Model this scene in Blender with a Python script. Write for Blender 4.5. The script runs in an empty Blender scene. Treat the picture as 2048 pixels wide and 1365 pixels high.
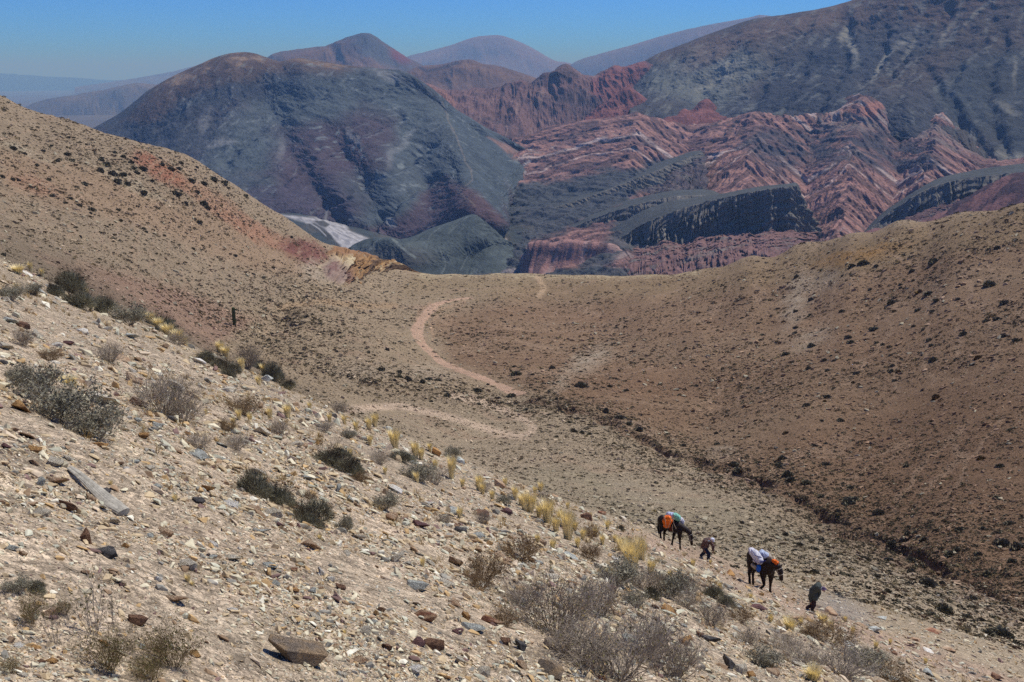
import bpy, bmesh, math, random
import numpy as np
from mathutils import Vector, Matrix
R = math.radians
C = bpy.context.scene.collection
scene = bpy.context.scene

# ------------------------------------------------------------------ camera, sky, sun
FPX, CX, CY = 1991.0, 1024.0, 682.5
PITCH = R(15); CP, SP = math.cos(PITCH), math.sin(PITCH)
cam = bpy.data.objects.new('camera', bpy.data.cameras.new('camera')); C.objects.link(cam)
cam.rotation_euler = (R(90) - PITCH, 0, 0)
cam.data.lens = 35; cam.data.sensor_width = 36
cam.data.clip_start = 0.2; cam.data.clip_end = 120000
scene.camera = cam
SUN_AZ, SUN_EL = R(52), R(57)          # sun ahead and to the right of the view (+Y)
w = bpy.data.worlds.new("World"); scene.world = w; w.use_nodes = True
nt = w.node_tree; nt.nodes.clear()
wo = nt.nodes.new('ShaderNodeOutputWorld'); bg = nt.nodes.new('ShaderNodeBackground'); sky = nt.nodes.new('ShaderNodeTexSky')
sky.sky_type = 'NISHITA'; sky.sun_disc = False; sky.sun_elevation = SUN_EL; sky.sun_rotation = SUN_AZ
sky.altitude = 2600; sky.air_density = 1.1; sky.dust_density = 0.0; sky.ozone_density = 3.5
bg.inputs[1].default_value = 0.095
tint = nt.nodes.new('ShaderNodeVectorMath'); tint.operation = 'MULTIPLY'; tint.inputs[1].default_value = (.20, .56, 1.30)
nt.links.new(sky.outputs[0], tint.inputs[0]); wtc = nt.nodes.new('ShaderNodeTexCoord'); wsx = nt.nodes.new('ShaderNodeSeparateXYZ'); wmr = nt.nodes.new('ShaderNodeMapRange'); wmr.interpolation_type = 'SMOOTHSTEP'
wmr.inputs[1].default_value = -.01; wmr.inputs[2].default_value = .15; wmr.inputs[3].default_value = 1; wmr.inputs[4].default_value = 0
wad = nt.nodes.new('ShaderNodeVectorMath'); wad.operation = 'MULTIPLY_ADD'; wad.inputs[0].default_value = (0, .6, 2.2)      # bluer air low over the horizon
nt.links.new(wtc.outputs['Generated'], wsx.inputs[0]); nt.links.new(wsx.outputs['Z'], wmr.inputs[0]); nt.links.new(wmr.outputs[0], wad.inputs[1]); nt.links.new(tint.outputs[0], wad.inputs[2]); nt.links.new(wad.outputs[0], bg.inputs[0]); nt.links.new(bg.outputs[0], wo.inputs[0])
sl = bpy.data.lights.new('sun', 'SUN'); sl.energy = 4.0; sl.angle = R(0.53); sl.color = (1.0, 0.955, 0.89)
so = bpy.data.objects.new('sun', sl); C.objects.link(so)
sdir = Vector((math.cos(SUN_EL)*math.sin(SUN_AZ), math.cos(SUN_EL)*math.cos(SUN_AZ), math.sin(SUN_EL)))
so.rotation_euler = sdir.to_track_quat('Z', 'Y').to_euler()
so.location = (0, 0, 50)
vs = scene.view_settings; vs.view_transform = 'Standard'; vs.look = 'None'; vs.exposure = 0; vs.gamma = 1
scene.cycles.volume_bounces = 0
scene.cycles.max_bounces = 4; scene.cycles.diffuse_bounces = 2
scene.cycles.use_adaptive_sampling = False; scene.cycles.use_denoising = False; scene.cycles.denoiser = 'OPENIMAGEDENOISE'; scene.cycles.denoising_prefilter = 'ACCURATE'

# ------------------------------------------------------------------ helpers
def tag(o, label=None, cat=None, group=None, kind=None):
    if label: o['label'] = label
    if cat: o['category'] = cat
    if group: o['group'] = group
    if kind: o['kind'] = kind
    return o

def uvdir(u, v):
    u = np.asarray(u, float); v = np.asarray(v, float)
    c = CY - v
    return u - CX, FPX*CP + c*SP, -FPX*SP + c*CP
def azte(u, v):
    x, y, z = uvdir(u, v)
    return np.arctan2(x, y), z/np.hypot(x, y)
def pt(u, v, r):
    x, y, z = uvdir(u, v); h = np.hypot(x, y)
    return np.stack([x/h*r, y/h*r, z/h*r], -1)
def proj(P):
    x, y, z = P[..., 0], P[..., 1], P[..., 2]
    f = y*CP - z*SP; c = y*SP + z*CP
    f = np.where(f > .1, f, .1)
    return CX + FPX*x/f, CY - FPX*c/f

def _hash(ix, iy, iz, seed):
    h = (ix.astype(np.uint32)*np.uint32(374761393) + iy.astype(np.uint32)*np.uint32(668265263)
         + iz.astype(np.uint32)*np.uint32(2147483647) + np.uint32(seed*1013904223 % 4294967296))
    h = (h ^ (h >> np.uint32(13)))*np.uint32(1274126177)
    h = (h ^ (h >> np.uint32(15)))*np.uint32(2246822519)
    return h ^ (h >> np.uint32(16))
def noise2(x, y, seed=0):
    x = np.asarray(x, np.float32); y = np.asarray(y, np.float32)
    x0 = np.floor(x); y0 = np.floor(y)
    fx = x-x0; fy = y-y0
    ix = x0.astype(np.int64); iy = y0.astype(np.int64); iz = np.zeros_like(ix)
    ux = fx*fx*fx*(fx*(fx*6-15)+10); uy = fy*fy*fy*(fy*(fy*6-15)+10)
    def g(dx, dy):
        a = _hash(ix+dx, iy+dy, iz, seed).astype(np.float32)*np.float32(2*math.pi/4294967296)
        return np.cos(a)*(fx-dx)+np.sin(a)*(fy-dy)
    a = g(0, 0); b = g(1, 0); c = g(0, 1); d = g(1, 1)
    r = (a+(b-a)*ux); s = (c+(d-c)*ux)
    return (r+(s-r)*uy)*1.5
def fbm(x, y, oct=4, seed=0, gain=.5, lac=2.07):
    s = 0; a = 1; t = 0
    for i in range(oct):
        s = s+a*noise2(x, y, seed+i*17); t += a; a *= gain; x = x*lac+3.1; y = y*lac-7.7
    return s/t
def ridged(x, y, oct=4, seed=0, gain=.5, lac=2.1):
    s = 0; a = 1; t = 0
    for i in range(oct):
        s = s+a*(1-2*np.abs(noise2(x, y, seed+i*17))); t += a; a *= gain; x = x*lac+3.1; y = y*lac-7.7
    return s/t
def smooth(a, b, x):
    t = np.clip((x-a)/(b-a), 0, 1); return t*t*(3-2*t)
def lin(c, k=1.0):
    c = np.asarray(c, float)/255
    return np.where(c <= .04045, c/12.92, ((c+.055)/1.055)**2.4)*k
def mixc(col, c, m):
    m = np.clip(m, 0, 1)[..., None]
    return col*(1-m)+np.asarray(c)*m
def blob(u, v, cx, cy, rx, ry, ang=0, soft=.5):
    a = R(ang); dx = u-cx; dy = v-cy
    X = (dx*math.cos(a)+dy*math.sin(a))/rx; Y = (-dx*math.sin(a)+dy*math.cos(a))/ry
    d = np.sqrt(X*X+Y*Y)
    return 1-smooth(1-soft, 1+soft, d)
def polyd(u, v, pts):
    best = np.full(np.shape(u), 1e9)
    for (a, b), (c, d) in zip(pts[:-1], pts[1:]):
        ex, ey = c-a, d-b; L = ex*ex+ey*ey
        t = np.clip(((u-a)*ex+(v-b)*ey)/L, 0, 1)
        best = np.minimum(best, np.hypot(u-a-t*ex, v-b-t*ey))
    return best
def inpoly(u, v, pts):
    ins = np.zeros(np.shape(u), bool); n = len(pts)
    for i in range(n):
        x1, y1 = pts[i]; x2, y2 = pts[(i+1) % n]
        if y1 == y2: continue
        c = ((y1 > v) != (y2 > v)) & (u < (x2-x1)*(v-y1)/(y2-y1)+x1)
        ins ^= c
    return ins
def npoly(u, v, pts, soft=6):
    d = polyd(u, v, pts+[pts[0]])
    sd = np.where(inpoly(u, v, pts), d, -d)
    return smooth(-soft, soft, sd)

def np_mesh(name, verts, faces, col=None, smooth_shade=True, k=None):
    me = bpy.data.meshes.new(name)
    verts = np.asarray(verts, np.float32); faces = np.asarray(faces, np.int32)
    nf, fk = faces.shape
    me.vertices.add(len(verts)); me.vertices.foreach_set('co', verts.ravel())
    me.loops.add(nf*fk); me.loops.foreach_set('vertex_index', faces.ravel())
    me.polygons.add(nf)
    me.polygons.foreach_set('loop_start', np.arange(0, nf*fk, fk, dtype=np.int32))
    me.polygons.foreach_set('loop_total', np.full(nf, fk, np.int32))
    me.polygons.foreach_set('use_smooth', np.full(nf, smooth_shade))
    me.update(calc_edges=True)
    if col is not None:
        ca = me.color_attributes.new('Col', 'FLOAT_COLOR', 'POINT')
        c4 = np.ones((len(verts), 4), np.float32); c4[:, :3] = col
        ca.data.foreach_set('color', c4.ravel())
    return me
def add(name, me, mat=None, parent=None):
    o = bpy.data.objects.new(name, me); C.objects.link(o)
    if mat is not None and len(me.materials) == 0: me.materials.append(mat)
    if parent is not None: o.parent = parent
    return o
def empty(name, loc, rz=0):
    o = bpy.data.objects.new(name, None); C.objects.link(o); o.location = loc; o.rotation_euler = (0, 0, rz); o.empty_display_size = .2
    return o
def grid_faces(nr, nc):
    i = np.arange(nr-1)[:, None]*nc + np.arange(nc-1)[None]
    return np.stack([i, i+1, i+nc+1, i+nc], -1).reshape(-1, 4)

def attr_mat(name, scales=((3., .35), (20., .3)), bump=((20., .02),), rough=.95, tint=None, spec=.1, peb=()):
    """colour of the rock itself from the mesh, broken up by procedural noise, with noise bump"""
    m = bpy.data.materials.new(name); m.use_nodes = True; n = m.node_tree; n.nodes.clear()
    out = n.nodes.new('ShaderNodeOutputMaterial'); b = n.nodes.new('ShaderNodeBsdfPrincipled')
    b.inputs['Roughness'].default_value = rough; b.inputs['Specular IOR Level'].default_value = spec
    n.links.new(b.outputs[0], out.inputs[0])
    geo = n.nodes.new('ShaderNodeNewGeometry')
    if tint is None:
        a = n.nodes.new('ShaderNodeAttribute'); a.attribute_name = 'Col'; cur = a.outputs['Color']
    else:
        a = n.nodes.new('ShaderNodeRGB'); a.outputs[0].default_value = (*tint, 1); cur = a.outputs[0]
    tc = n.nodes.new('ShaderNodeTexCoord')
    for sc, amt in scales:
        t = n.nodes.new('ShaderNodeTexNoise'); t.inputs['Scale'].default_value = sc; t.inputs['Detail'].default_value = 3
        t.inputs['Roughness'].default_value = .6
        n.links.new(tc.outputs['Object'], t.inputs['Vector'])
        mr = n.nodes.new('ShaderNodeMapRange'); mr.inputs[1].default_value = .3; mr.inputs[2].default_value = .7
        mr.inputs[3].default_value = 1-amt; mr.inputs[4].default_value = 1+amt
        n.links.new(t.outputs['Fac'], mr.inputs[0])
        vm = n.nodes.new('ShaderNodeVectorMath'); vm.operation = 'SCALE'
        n.links.new(cur, vm.inputs[0]); n.links.new(mr.outputs[0], vm.inputs['Scale']); cur = vm.outputs[0]
    prev = None
    for sc, amt, dist in peb:      # stones lying in the earth: each cell its own tone and its own small hump
        t = n.nodes.new('ShaderNodeTexVoronoi'); t.inputs['Scale'].default_value = sc; t.inputs['Randomness'].default_value = 1
        wn = n.nodes.new('ShaderNodeTexNoise'); wn.inputs['Scale'].default_value = sc*.9; wn.inputs['Detail'].default_value = 1
        ad = n.nodes.new('ShaderNodeVectorMath'); ad.operation = 'MULTIPLY_ADD'; ad.inputs[1].default_value = (.7/sc,)*3
        n.links.new(tc.outputs['Object'], wn.inputs['Vector']); n.links.new(wn.outputs['Color'], ad.inputs[0]); n.links.new(tc.outputs['Object'], ad.inputs[2]); n.links.new(ad.outputs[0], t.inputs['Vector'])
        sp = n.nodes.new('ShaderNodeSeparateColor'); n.links.new(t.outputs['Color'], sp.inputs[0])
        mr = n.nodes.new('ShaderNodeMapRange'); mr.inputs[3].default_value = 1-amt; mr.inputs[4].default_value = 1+amt
        n.links.new(sp.outputs[0], mr.inputs[0])
        vm = n.nodes.new('ShaderNodeVectorMath'); vm.operation = 'SCALE'; n.links.new(cur, vm.inputs[0]); n.links.new(mr.outputs[0], vm.inputs['Scale']); cur = vm.outputs[0]
        m2 = n.nodes.new('ShaderNodeMath'); m2.operation = 'MULTIPLY'; n.links.new(sp.outputs[1], m2.inputs[0]); m2.inputs[1].default_value = 1
        m3 = n.nodes.new('ShaderNodeMath'); m3.operation = 'SUBTRACT'; n.links.new(m2.outputs[0], m3.inputs[0]); n.links.new(t.outputs['Distance'], m3.inputs[1])
        bp = n.nodes.new('ShaderNodeBump'); bp.inputs['Distance'].default_value = dist
        n.links.new(m3.outputs[0], bp.inputs['Height'])
        if prev: n.links.new(prev, bp.inputs['Normal'])
        prev = bp.outputs[0]
    n.links.new(cur, b.inputs['Base Color'])
    for sc, dist in bump:
        t = n.nodes.new('ShaderNodeTexNoise'); t.inputs['Scale'].default_value = sc; t.inputs['Detail'].default_value = 4
        t.inputs['Roughness'].default_value = .65
        n.links.new(tc.outputs['Object'], t.inputs['Vector'])
        bp = n.nodes.new('ShaderNodeBump'); bp.inputs['Distance'].default_value = dist; bp.inputs['Strength'].default_value = 1
        n.links.new(t.outputs['Fac'], bp.inputs['Height'])
        if prev: n.links.new(prev, bp.inputs['Normal'])
        prev = bp.outputs[0]
    if prev: n.links.new(prev, b.inputs['Normal'])
    return m
# ------------------------------------------------------------------ the ground: one sheet from the camera's feet to the plateau edge
A_, B_, H_ = -.435, -.389, 1.6
def plane_te(az): return A_*np.sin(az)+B_*np.cos(az)
ctl = []
for az in np.linspace(-.78, .78, 11):
    for r in (1.0, 2.5, 6, 14, 30):
        ctl.append((az, r, float(plane_te(az)-H_/r)))
def cu(u, v, r):
    a, t = azte(u, v); ctl.append((float(a), r, float(t)))
for p in [(-250,400,60),(0,520,60),(200,613,56),(350,680,52),(500,745,50),(600,790,50),(800,868,50),(1000,953,54),(1150,1010,58),(1280,1052,60),
          (1350,1093,60),(1412,1123,57),(1540,1186,51),(1630,1222,46),(1800,1290,44),(2048,1400,38),
          # ground falling away behind the near slope's edge
          (-250,440,90),(0,552,85),(200,650,80),(350,712,76),(500,785,75),(600,822,75),(800,900,72),(1000,972,75),(1150,1022,78),
          (-250,400,140),(0,500,130),(0,470,175),(200,590,120),(200,545,170),(350,668,115),(350,640,150),(430,690,160),(520,735,150),
          (600,775,130),(700,810,130),(800,845,125),
          (2048,440,450),(1800,475,500),(1900,455,480),(1600,522,470),(1650,495,465),(1700,484,480),(1750,474,465),(1850,462,450),(1550,528,540),(2300,412,430),(1500,545,600),(1400,566,640),(1200,575,690),(1000,570,700),(840,578,690),(0,236,580),(150,288,600),(250,312,610),(400,356,640),(480,405,660),(560,458,670),(620,508,690),(760,550,700),
          # left spur face
          (0,430,270),(0,330,390),(200,500,290),(200,400,390),(400,560,340),(400,450,440),(550,560,430),(550,500,500),(640,575,450),
          (600,605,380),(560,640,330),(520,660,300),(468,652,268),(440,668,250),(660,540,520),
          # its skyline
          (-250,60,470),(0,206,500),(150,256,520),(250,283,535),(330,303,545),(400,329,560),(480,380,575),(560,432,588),(620,477,600),(700,506,610),(760,521,615),(840,549,620),
          (-250,120,800),(0,270,800),(250,350,850),(400,400,850),(560,500,850),(700,570,850),(840,620,900),(1000,630,900),(1200,630,900),(1400,620,900),(1600,570,850),(1800,520,800),(2048,480,750),(2300,450,750),
          (900,546,620),(1000,545,625),(1060,546,640),(1150,550,620),(1200,552,600),(1300,550,580),(1400,544,550),(1500,522,515),(1600,498,480),(1700,473,450),(1800,452,425),(2048,415,380),(2300,385,360),
          # saddle with the track
          (760,560,540),(850,580,520),(940,597,480),(1080,590,500),(870,611,440),(835,660,370),(852,692,340),(900,735,290),(980,772,250),(1050,795,228),
          (700,650,350),(700,600,430),(740,700,290),(1200,650,400),(1000,680,350),(1100,730,290),
          (620,740,245),(750,773,225),(900,775,232),(1060,790,226),
          # right hill
          (1200,750,270),(1400,700,300),(1400,620,400),(1600,600,370),(1600,700,285),(1800,600,320),(1800,520,380),(2048,600,265),(2048,500,330),(2048,800,180),(1800,800,205),(1600,850,188),(1400,850,215),(2300,700,220),
          (1700,960,150),(2048,1000,130),(1900,1050,118),(2300,1000,120),
          # gully
          (1100,800,222),(1200,832,203),(1300,880,184),(1400,920,167),(1500,952,152),(1600,1000,137),(1700,1052,121),(1800,1092,109),(1900,1142,97),(2048,1240,80),(2300,1400,65),
          # flats between near slope and gully
          (1060,860,186),(900,840,192),(760,818,200),(900,900,160),(1000,930,145),(1200,950,140),(1300,1000,118),(1500,1050,104),(1700,1130,84),(1850,1200,74),(2048,1310,60),(1400,1070,90),(1250,1040,90),(1600,1160,70)]:
    cu(*p)
ctl = np.array(ctl)
AZS = 5.0
def feat(az, r): return np.stack([az*AZS, np.log(r)], -1)
def tps_fit(X, y, lam=2e-3):
    n = len(X); d2 = ((X[:, None]-X[None])**2).sum(-1); K = .5*d2*np.log(d2+1e-12)
    P = np.concatenate([np.ones((n, 1)), X], 1)
    M = np.zeros((n+3, n+3)); M[:n, :n] = K+lam*np.eye(n); M[:n, n:] = P; M[n:, :n] = P.T
    return np.linalg.solve(M, np.concatenate([y, np.zeros(3)]))
_X = feat(ctl[:, 0], ctl[:, 1]); _off = plane_te(ctl[:, 0])-H_/ctl[:, 1]
_w = tps_fit(_X, ctl[:, 2]-_off)
def tps_eval(az, r):
    Q = feat(az, r).reshape(-1, 2); out = np.empty(len(Q))
    for i in range(0, len(Q), 20000):
        q = Q[i:i+20000]; d2 = ((q[:, None]-_X[None])**2).sum(-1)
        out[i:i+20000] = (.5*d2*np.log(d2+1e-12))@_w[:-3]+_w[-3]+q@_w[-2:]
    return out.reshape(az.shape)
AZL = .80
LR0, LR1 = math.log(.9), math.log(960.)
caz = np.linspace(-AZL, AZL, 161); clr = np.linspace(LR0, LR1, 260)
_A, _L = np.meshgrid(caz, clr)
cte = tps_eval(_A, np.exp(_L))
# settle the far skyline of the spur, the saddle and the right hill onto its surveyed profile
_sk = [(-400,10),(-250,60),(0,206),(75,232),(150,256),(250,283),(330,303),(400,329),(480,380),(560,432),(620,477),(700,506),(760,521),(840,549),(900,549),(1000,546),(1100,550),(1200,553),(1300,551),(1400,545),(1500,522),(1600,498),(1700,473),(1800,452),(1920,432),(2048,415),(2300,388),(2600,370)]
_sa = [azte(u, v) for u, v in _sk]; _ta = np.interp(caz, [float(a[0]) for a in _sa], [float(a[1]) for a in _sa])
_wr = smooth(math.log(170), math.log(400), clr)[:, None]
for _ in range(3):
    _m = cte+plane_te(caz)[None]-H_/np.exp(clr)[:, None]; _m[clr < math.log(300)] = -9
    _d = _ta-_m.max(0); _d = np.convolve(np.pad(_d, 3, mode='edge'), np.ones(7)/7, 'valid')
    cte = cte+_wr*np.where(np.abs(caz) < .6, _d, 0)[None]
def bil(grid, xs, ys, x, y):
    """bicubic (Catmull-Rom) look-up"""
    ny, nx = grid.shape
    fx = np.clip((x-xs[0])/(xs[-1]-xs[0])*(nx-1), 0, nx-1.001); fy = np.clip((y-ys[0])/(ys[-1]-ys[0])*(ny-1), 0, ny-1.001)
    i = fx.astype(int); j = fy.astype(int); a = fx-i; b = fy-j
    def wts(t): return (-.5*t+t*t-.5*t**3, 1-2.5*t*t+1.5*t**3, .5*t+2*t*t-1.5*t**3, -.5*t*t+.5*t**3)
    wa, wb = wts(a), wts(b); out = 0
    for q in range(4):
        jj = np.clip(j+q-1, 0, ny-1); row = 0
        for p in range(4):
            row = row+wa[p]*grid[jj, np.clip(i+p-1, 0, nx-1)]
        out = out+wb[q]*row
    return out
def base_te(az, r):
    azc = np.clip(az, -AZL, AZL); lr = np.log(np.maximum(r, .9))
    t = bil(cte, caz, clr, azc, lr)
    t = t+plane_te(azc)-H_/np.maximum(r, .9)
    # round the back of the camera: blend from the left edge to the right edge
    over = np.abs(az) > AZL
    if over.any():
        wv = np.where(az < 0, (az+2*math.pi-AZL), az-AZL)/(2*math.pi-2*AZL)
        tl = bil(cte, caz, clr, np.full_like(az, -AZL), lr)+plane_te(-AZL)-H_/np.maximum(r, .9)
        tr = bil(cte, caz, clr, np.full_like(az, AZL), lr)+plane_te(AZL)-H_/np.maximum(r, .9)
        wv = smooth(0, 1, wv)
        t = np.where(over, tr*(1-wv)+tl*wv, t)
    return t
gully_px = [(1050,792,225),(1100,802,220),(1200,834,202),(1300,882,183),(1400,921,166),(1500,953,152),(1570,982,141),(1640,1010,133),(1700,1042,122),(1760,1062,117),(1800,1092,109),(1850,1130,100),(1900,1160,95),(2048,1262,78),(2300,1420,62)]
gully = np.array([pt(*g)[:2] for g in gully_px])
gully2 = np.array([pt(*g)[:2] for g in [(1040,797,226),(900,782,230),(760,775,228),(640,745,240),(560,705,250),(500,672,262),(530,655,300),(580,625,350),(620,595,410),(645,572,455),(690,558,540),(760,550,620)]])
def world_polyd(x, y, pts):
    best = np.full(x.shape, 1e9, np.float32)
    for (a, b), (c, d) in zip(pts[:-1], pts[1:]):
        ex, ey = c-a, d-b; L = ex*ex+ey*ey
        t = np.clip(((x-a)*ex+(y-b)*ey)/L, 0, 1)
        best = np.minimum(best, np.hypot(x-a-t*ex, y-b-t*ey).astype(np.float32))
    return best
def detail_z(x, y, r):
    z = np.zeros(x.shape, np.float32)
    for i, (lam, amp) in enumerate([(60, .8), (28, .45), (13, .28), (6, .16), (2.8, .075), (1.3, .045), (.6, .034), (.28, .020), (.13, .011)]):
        cell = r*.0040
        k = smooth(.8, 2.5, lam/cell)*smooth(0, 1, r/lam*1.2)
        if i < 2: k = k*smooth(60, 140, r)
        elif i < 4: k = k*(.25+.75*smooth(30, 90, r))
        z += (amp*k*noise2(x/lam, y/lam, 40+i)).astype(np.float32)
    m = smooth(70, 110, r)
    wx = x+3*noise2(x/9, y/9, 5)+1.3*noise2(x/2.5, y/2.5, 15); wy = y+3*noise2(x/9+40, y/9, 6)+1.3*noise2(x/2.5+9, y/2.5, 16)
    d = world_polyd(wx, wy, gully)
    z -= (m*(2.6*(1-smooth(.3, 2.4, d))+.8*(1-smooth(3, 12, d)))*np.clip(.55+1.1*noise2(x/6, y/6, 9), .05, 1.5)).astype(np.float32)
    d2 = world_polyd(wx, wy, gully2)
    z -= (m*(1.8*(1-smooth(.5, 5, d2))+1.2*(1-smooth(4, 18, d2)))*(.7+.4*noise2(x/11, y/11, 19))).astype(np.float32)
    # rills running down the slopes of the spur and the right hill
    k = smooth(150, 230, r)
    a = np.arctan2(x, y)
    left = k*smooth(-.1, -.22, a)
    lg = fbm(x/45, y/45, 3, 83); z += (left*.8*smooth(.12, .2, lg)).astype(np.float32)
    q = x*.55+y*.83; p = x*.83-y*.55
    z += (left*(1.6*ridged(q/34, p/130, 3, 71)+.5*ridged(q/9,p/40,2,72))).astype(np.float32)
    right = k*smooth(.12, .25, a)
    z += (right*.45*ridged((x*.2+y*.98)/9, (x*.98-y*.2)/40, 2, 78)).astype(np.float32)
    z += (right*.8*ridged((x*.2+y*.98)/30, (x*.98-y*.2)/130, 3, 77)).astype(np.float32)
    return z
def ground_z(x, y):
    x = np.asarray(x, float); y = np.asarray(y, float)
    r = np.maximum(np.hypot(x, y), .9); az = np.arctan2(x, y)
    return base_te(az, r)*r+detail_z(x, y, r)

dense = np.linspace(-.62, .62, 1120)
left_ = -.62-(np.linspace(0, 1, 40)[1:]**1.5)*(math.pi-.62); right_ = -left_
azs = np.concatenate([left_[::-1], dense, right_])
lrs = np.linspace(LR0, math.log(950.), 1480)
AZ, LRR = np.meshgrid(azs, lrs); RR = np.exp(LRR)
GX = np.sin(AZ)*RR; GY = np.cos(AZ)*RR
GZ = base_te(AZ, RR)*RR+detail_z(GX, GY, RR)
GTE = GZ/RR
def ground_hit(u, v):
    """world point where the sight line through photo pixel (u, v) meets the ground"""
    a, t = azte(u, v); a = float(a); t = float(t)
    i = int(np.argmin(np.abs(azs-a)))
    col = GTE[:, i]; j = int(np.argmax(col >= t))
    if not (col >= t).any(): j = int(np.argmax(col))
    r = RR[j, i]; x, y = math.sin(a)*r, math.cos(a)*r
    return np.array([x, y, float(ground_z(np.array([x]), np.array([y]))[0])]), r
def visible(P, tol=.004):
    """rough test whether points near the ground are in the camera's line of sight"""
    r = np.hypot(P[:, 0], P[:, 1]); a = np.arctan2(P[:, 0], P[:, 1]); te = P[:, 2]/r
    i = np.clip(np.searchsorted(azs, a), 0, len(azs)-1); j = np.clip(((np.log(r)-LR0)/(lrs[1]-lrs[0])).astype(int), 0, len(lrs)-1)
    cm = np.maximum.accumulate(GTE, 0)
    return te >= cm[np.maximum(j-3, 0), i]-tol
# colours of the ground itself
def ground_colour(X, Y, Z, RRr):
    U, V = proj(np.stack([X, Y, Z], -1))
    n1 = fbm(X/18, Y/18, 4, 3); n2 = fbm(X/5, Y/5, 4, 8); n3 = fbm(X/55, Y/55, 3, 12)
    u = U+22*n1; v = V+14*n2
    near = lin((192, 174, 145)); mid = lin((158, 139, 110)); brown = lin((136, 109, 82))
    col = np.ones(X.shape+(3,))*mid
    col = mixc(col, brown, npoly(u, v, [(1100,560),(1400,540),(2100,400),(2400,400),(2400,1350),(2060,1250),(1800,1090),(1500,960),(1200,830),(1080,790),(900,735),(860,640)], 26)*(.8+.3*n3))
    col = mixc(col, lin((146, 126, 92)), npoly(u, v, [(820,545),(1400,538),(2100,400),(2100,470),(1650,560),(1400,590),(1100,600),(800,590)], 18)*.55)
    col = mixc(col, lin((174, 157, 128)), npoly(u, v, [(640,800),(1050,800),(1200,850),(1500,970),(1800,1110),(2100,1280),(2100,1500),(1300,1100),(900,950)], 20)*(.55+.5*n3))
    col = mixc(col, lin((156, 145, 116)), npoly(u, v, [(1100,930),(1500,1020),(1900,1200),(2100,1330),(2100,1500),(1400,1100),(1000,960)], 24)*(.45+.7*n2))
    # left spur: drab tan, red earth patches and pale crust
    col = mixc(col, lin((152, 134, 108)), npoly(u, v, [(-400,-100),(0,195),(450,340),(650,480),(560,600),(300,640),(0,560),(-400,400)], 20)*.8)
    col = mixc(col, lin((158, 128, 98)), npoly(u, v, [(0,300),(200,340),(420,430),(600,500),(660,560),(500,540),(300,460),(0,380)], 18)*.45)
    col = mixc(col, lin((152, 98, 74)), np.maximum(blob(u, v, 320, 342, 62, 17, 32, .5), blob(u, v, 290, 318, 30, 12, 20))*(.75+.5*n2))
    col = mixc(col, lin((168, 120, 90)), blob(u, v, 420, 400, 120, 18, 35, .6)*.45)
    col = mixc(col, lin((165, 118, 92)), blob(u, v, 540, 478, 110, 16, 27, .5)*.55)
    col = mixc(col, lin((124, 84, 72)), blob(u, v, 612, 503, 52, 22, 16, .35)*.95)
    col = mixc(col, lin((160, 112, 88)), blob(u, v, 70, 370, 50, 16, 20, .6)*.35)
    col = mixc(col, lin((172, 160, 132)), np.maximum(blob(u, v, 270, 372, 90, 9, 28), blob(u, v, 60, 310, 70, 8, 22))*(.4+.8*n2))
    col = mixc(col, lin((152, 118, 98)), npoly(u, v, [(60,505),(300,560),(520,640),(470,665),(420,700),(330,650),(180,590)], 16)*.6)
    col = mixc(col, lin((126, 112, 90)), npoly(u, v, [(-400,400),(0,450),(140,510),(300,620),(480,720),(640,790),(600,800),(300,700),(0,560),(-400,500)], 16)*.55)
    col = mixc(col, lin((182, 172, 150)), blob(u, v, 640, 545, 40, 20, 20)*.4)
    # pale washes and scars on the right hill
    for b in [(1180,720,45,20,-25,.75),(1120,770,30,14,-40,.5),(1590,600,22,60,12,.6),(1640,560,40,20,-20,.5),(1620,680,40,18,-30,.45),(1440,905,30,12,0,.5),(1280,990,60,14,22,.35),(720,745,50,20,0,.4),(860,745,60,14,5,.45)]:
        col = mixc(col, lin((176, 160, 134)), blob(u, v, *b[:5], .7)*b[5]*(.5+1.1*np.clip(n2+.35, 0, 1)))
    col = mixc(col, lin((160, 122, 70)), blob(u, v, 1720, 512, 90, 14, -12, .7)*(.6+.8*n2))
    col = mixc(col, lin((118, 90, 66)), blob(u, v, 1900, 950, 260, 200, 10, .8)*.55)
    g = 1-smooth(.8, 4, world_polyd(X+2.5*n2*2, Y+2.5*n1*2, gully))
    col = mixc(col, lin((122, 96, 74)), g*.7)
    # stock paths worn along the contours of the hillsides
    for sp, sd in ((3.1, 61), (5.3, 67)):
        q = Z/sp+.55*fbm(X/30, Y/30, 3, sd)+(X*.012)*(sd == 61); fr = np.abs(q-np.floor(q)-.5)
        m_ = (1-smooth(.03, .09, fr))*smooth(.0, .3, fbm(X/45, Y/45, 3, sd+2)+.12)*smooth(95, 150, RRr)
        col = mixc(col, lin((168, 142, 114)), m_*.42)
    # plateau brink
    col = mixc(col, lin((196, 180, 140)), (1-smooth(1.5, 4.5, polyd(u, v+6*n2, [(840,552),(1000,547),(1200,554),(1400,546)])))*.6)
    # dusty wheel ruts and the old track loops
    for line, wd, c, k in [([(828,660),(838,625),(860,608)], 4, (172,140,110), .5),
                           ([(868,680),(862,650),(880,620),(930,603)], 3, (176,146,114), .55), ([(980,740),(925,690),(900,650),(905,630),(930,605)], 3, (170,140,110), .4),
                           ([(690,820),(800,812),(900,835),(1000,868),(1050,873),(1068,858),(1050,840),(1010,822),(950,800),(905,790)], 8, (200,176,146), .95),
                           ([(560,616),(640,603),(720,612),(790,612)], 7, (176,146,108), .5), ([(1075,555),(1085,570),(1088,580),(1078,592)], 6, (192,164,128), .7),
                           ([(1410,560),(1300,600),(1500,690),(1700,760)], 3, (160,134,104), .3), ([(1500,640),(1700,720),(2048,790)], 3, (160,134,104), .3)]:
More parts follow.
